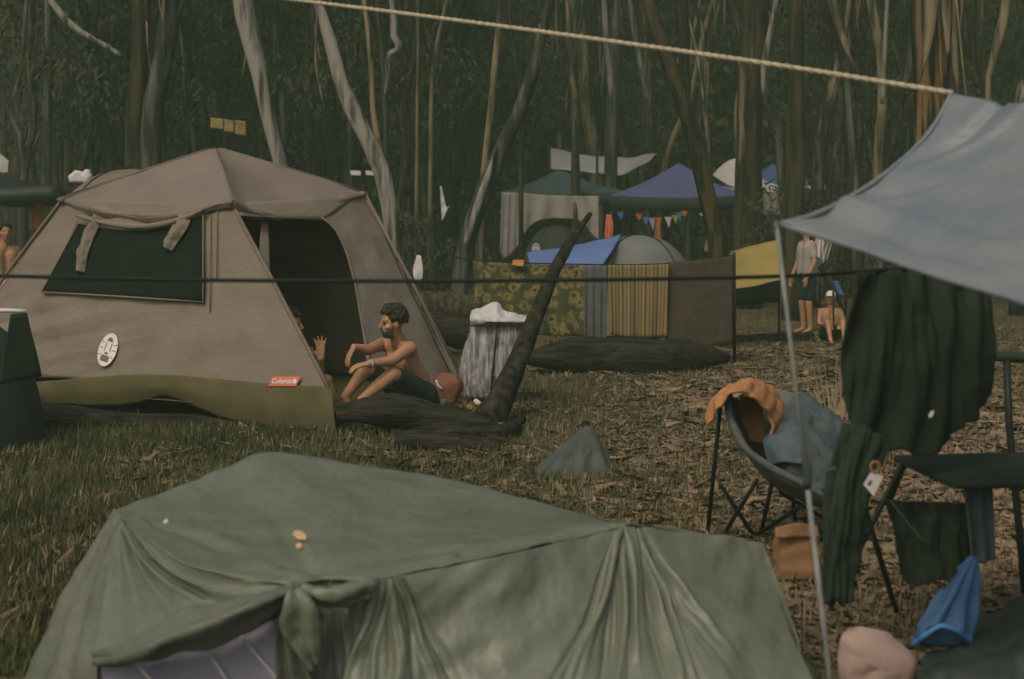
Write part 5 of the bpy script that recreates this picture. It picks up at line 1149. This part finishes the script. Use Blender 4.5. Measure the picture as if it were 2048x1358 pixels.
cloth('dark_jacket', 'long dark garment hanging below the dark blanket, right of the metal pole', 'clothes', [P(1686, 850, 4.88), P(1725, 850, 4.86), P(1778, 890, 4.9)], [P(1640, 1186, 4.82), P(1652, 1208, 4.81), P(1668, 1196, 4.8), P(1686, 1212, 4.81), P(1704, 1190, 4.84)], m_black, mid=[P(1650, 1000, 4.82), P(1690, 1010, 4.78), P(1738, 990, 4.84)], disp=lambda u, v: .03 * noise.noise(Vector((u * 5 + v, v * 2, 3))) + .02 * noise.noise(Vector((u * 11 - v * 2, v * 3.2, 8))), nu=50, nv=50, wr=.014, wf=11, thick=.012)
pt_ = empty('price_tag', P(1745, 985, 4.75), 'white tag with an orange loop hanging beside the long dark garment', 'tag')
o3, x3, y3, n3 = P(1745, 965, 4.74), Vector((1, 0, .1)).normalized(), Vector((0, 0, 1)), Vector((0, -1, 0))
flat('card', [[(-.030, -.004), (-.002, .040), (.036, .016), (.004, -.046)]], m_print, (o3, x3, y3, n3), .003, pt_)
flat('print', [[(-.018, -.004), (-.008, .010), (.0, .004), (-.010, -.012)]], m_gstrip, (o3, x3, y3, n3), .001, pt_, dz=.0012)
flat('border', [[(.006, -.052), (.041, .015), (.037, .018), (.003, -.047)]], m_orange, (o3, x3, y3, n3), .0025, pt_)
mb = MB(); mb.tube(cr([o3 + x3 * .008 + y3 * .038 + Vector((math.cos(a) * .014, -.002, .014 + math.sin(a) * .018)) for a in [k * .7 for k in range(10)]], 20), .005, 6); mb.build('loop', m_orange, pt_)
# black table
tbx = empty('camp_table', G(2010, 5.4), 'low black folding camp table at the right edge', 'table'); rz = R(-6)
tq = [P(1786, 898, 5.45), P(2300, 905, 5.6), P(2300, 965, 4.95), P(1905, 958, 4.9)]
mb = MB(); zt = sum(p.z for p in tq) / 4
for p in tq: p.z = zt
mb.add([p + Vector((0, 0, k)) for k in (0, -.028) for p in tq], [(0, 1, 2, 3), (7, 6, 5, 4), (0, 4, 5, 1), (1, 5, 6, 2), (2, 6, 7, 3), (3, 7, 4, 0)])
o = mb.build('table_top', m_black, tbx, smooth=False); md = o.modifiers.new('b', 'BEVEL'); md.width = .008
for a, b in (((1806, 925, 5.35), (1662, 1212, 5.5)), ((1722, 990, 5.25), (1792, 1222, 5.45)), ((1812, 920, 5.4), (1776, 1010, 5.42))):
    mb = MB(); mb.tube([P(*a), P(*b)], .011, 8); mb.build('leg', m_frame, tbx)
for a, b in (((2240, 925, 5.35), (2330, 1230, 5.5)), ((2330, 925, 5.25), (2240, 1230, 5.45))):
    mb = MB(); mb.tube([P(*a), P(*b)], .011, 8); mb.build('leg', m_frame, tbx)
# chair frame behind at the right edge
fb = empty('chair_frame', G(2060, 5.9), 'bare dark chair frame standing behind the table at the right edge', 'chair', None)
mb = MB(); mb.tube([P(2013, 712, 5.9), P(2018, 850, 5.85), P(2042, 1100, 5.8), Vector((P(2050, 1180, 5.8).x, 5.8, 0))], .016, 8); mb.build('post', m_frame, fb)
mb = MB(); mb.tube([P(1985, 712, 5.9), P(2060, 716, 5.9), P(2200, 722, 5.9)], .022, 8); mb.build('top_rail', m_black, fb)
mb = MB(); mb.tube([P(2200, 722, 5.9), Vector((P(2200, 722, 5.9).x, 5.9, 0))], .016, 8); mb.build('post', m_frame, fb)
chip('paper_scrap', 'small white paper lying on the edge of the black table', 'paper', 1836, 897, 5.1, .016, .006, 0, m_print)
# box and bags
cloth('dark_cloth', 'dark cloth standing in for a chair seat beneath the black table, behind the thin cord', 'cloth', [P(1772, 1000, 5.2), P(1850, 1003, 5.15), P(1932, 1006, 5.1)], [P(1796, 1150, 5.2), P(1830, 1172, 5.12), P(1880, 1160, 5.1), P(1945, 1176, 5.1)], m_black, disp=lambda u, v: .03 * noise.noise(Vector((u * 6 + v, v * 2, 9))) + .015 * noise.noise(Vector((u * 14, v * 4, 1))), nu=50, nv=40, wr=.012, wf=11)  # cloth panel in place of a dark chair seat
gsk = cloth('grey_cloth', 'grey cloth hanging from the table edge above the blue cloth bag', 'cloth', [P(1925, 965, 5.05), P(1985, 962, 5.08)], [P(1935, 1130, 5.02), P(1985, 1120, 5.05)], m_cloth_b, disp=pleat(2, .02, 1, .4, 1), nu=20)
bb = empty('paper_bag', G(1595, 6.1), 'crumpled brown paper bag on the leaves behind the metal pole', 'bag')
loopbag('bag_body', prof(I([1597, 1597, 1596, 1594, 1592]), I([50, 49, 48, 46, 42]), I([1152, 1130, 1100, 1072, 1055]), 6.1, I([.07, .075, .075, .07, .05])), m_paper, bb, wr=.02, seed=3)
sheet('open_top', [[P(1550, 1056, 6.04), P(1592, 1046, 6.03), P(1636, 1052, 6.04)], [P(1550, 1076, 6.02), P(1592, 1074, 6.02), P(1637, 1074, 6.02)]], m_paper, bb, 20, 6, lin=True, wr=.012, wf=14)
# blue cloth bag
bbg = empty('blue_bag', P(1890, 1290, 4.6), 'bright blue cloth bag hanging with its open rim down', 'bag')
T_ = [P(1930, 1122, 4.62), P(1948, 1112, 4.6), P(1956, 1130, 4.62)]; Bm = [P(1824, 1288, 4.56), P(1850, 1268, 4.5), P(1882, 1250, 4.48), P(1915, 1262, 4.5), P(1940, 1282, 4.56)]
Md = [P(1868, 1205, 4.58), P(1905, 1195, 4.5), P(1955, 1205, 4.58)]
sheet('front', [T_, Md, Bm], m_bluebag, bbg, 36, 30, disp=pleat(3, .014, 1, .2, 1), wr=.012, wf=9)
sheet('rear', [T_, [P(1872, 1205, 4.64), P(1910, 1205, 4.68), P(1955, 1205, 4.64)], [P(1824, 1290, 4.6), P(1850, 1292, 4.66), P(1882, 1294, 4.68), P(1915, 1292, 4.66), P(1940, 1284, 4.6)]], m_bluebag, bbg, 30, 24, wr=.01, wf=9)
mb = MB(); mb.tube(cr([p + Vector((0, -.008, 0)) for p in Bm], 20), .008, 8, wob=.4); mb.build('rim', m_bluerim, bbg)
# pink pillow
pk = empty('pillow', P(1745, 1400, 4.55), 'pale pink pillow lying at the foot of the metal pole', 'pillow')
mb = MB(); n = 30
def sup(a): return (abs(math.cos(a)) ** .75 * (1 if math.cos(a) > 0 else -1), abs(math.sin(a)) ** .75 * (1 if math.sin(a) > 0 else -1))
c0 = P(1748, 1325, 4.55)
for sgn in (1, -1):
    b0_ = len(mb.v)
    for j in range(10):
        r_ = j / 9
        for i in range(n):
            a = 2 * math.pi * i / n; x_, z_ = sup(a); z_ = z_ if z_ > 0 else z_ * 1.4
            sw = 1 + .10 * noise.noise(Vector((math.cos(a) * 2, math.sin(a) * 2, 3)))
            px_, pz_ = (x_ * .118 + .02 * max(0, math.cos(a)) ** 6) * r_ * sw, (z_ * .112 * (1 - .25 * max(0, x_))) * r_ * sw
            mb.v.append(c0 + Vector((px_, -sgn * .075 * math.sqrt(max(0, 1 - r_ ** 2.4)) + .022 * noise.noise(Vector((px_ * 13 + pz_ * 9, pz_ * 22 - px_ * 6, sgn))) + .01 * noise.noise(Vector((px_ * 40, pz_ * 40, sgn))), pz_ - px_ * .12)))
    for j in range(9):
        for i in range(n):
            f = (b0_ + j * n + i, b0_ + (j + 1) * n + i, b0_ + (j + 1) * n + (i + 1) % n, b0_ + j * n + (i + 1) % n); mb.f.append(f if sgn > 0 else f[::-1])
mb.build('cover', m_pink, pk)
# black plastic heap at the bottom right corner
df = empty('plastic_sheet', G(2000, 4.3), 'black plastic sheet heaped in the bottom right corner', 'sheet')
HP = [[P(1862, 1304, 4.75), P(1900, 1296, 4.8), P(1990, 1225, 4.95), P(2080, 1180, 5.0), P(2240, 1180, 5.0)], [P(1850, 1318, 4.5), P(1900, 1306, 4.5), P(1990, 1262, 4.6), P(2080, 1226, 4.6), P(2240, 1226, 4.6)],
      [P(1838, 1352, 4.35), P(1900, 1345, 4.3), P(1990, 1330, 4.25), P(2080, 1310, 4.2), P(2240, 1310, 4.2)], [P(1826, 1480, 4.2), P(1900, 1490, 4.15), P(1990, 1490, 4.1), P(2080, 1490, 4.1), P(2240, 1490, 4.1)]]
sheet('plastic', HP, m_plas, df, 70, 50, wr=.022, wf=9)

# ------------------------------------------------------------ thin green volume added to lift and tint the dark tones
hm = bpy.data.materials.new('film_fade_haze'); hm.use_nodes = True; t = hm.node_tree; t.nodes.remove(t.nodes['Principled BSDF'])
pv = t.nodes.new('ShaderNodeVolumePrincipled'); pv.inputs['Color'].default_value = (.66, .95, .60, 1); pv.inputs['Density'].default_value = .0042; pv.inputs['Anisotropy'].default_value = 0
t.links.new(pv.outputs[0], t.nodes['Material Output'].inputs['Volume'])
mb = MB(); mb.box((0, 57, 19), (200, 136, 41)); tag(mb.build('film_fade_haze', hm, smooth=False), kind='stuff')
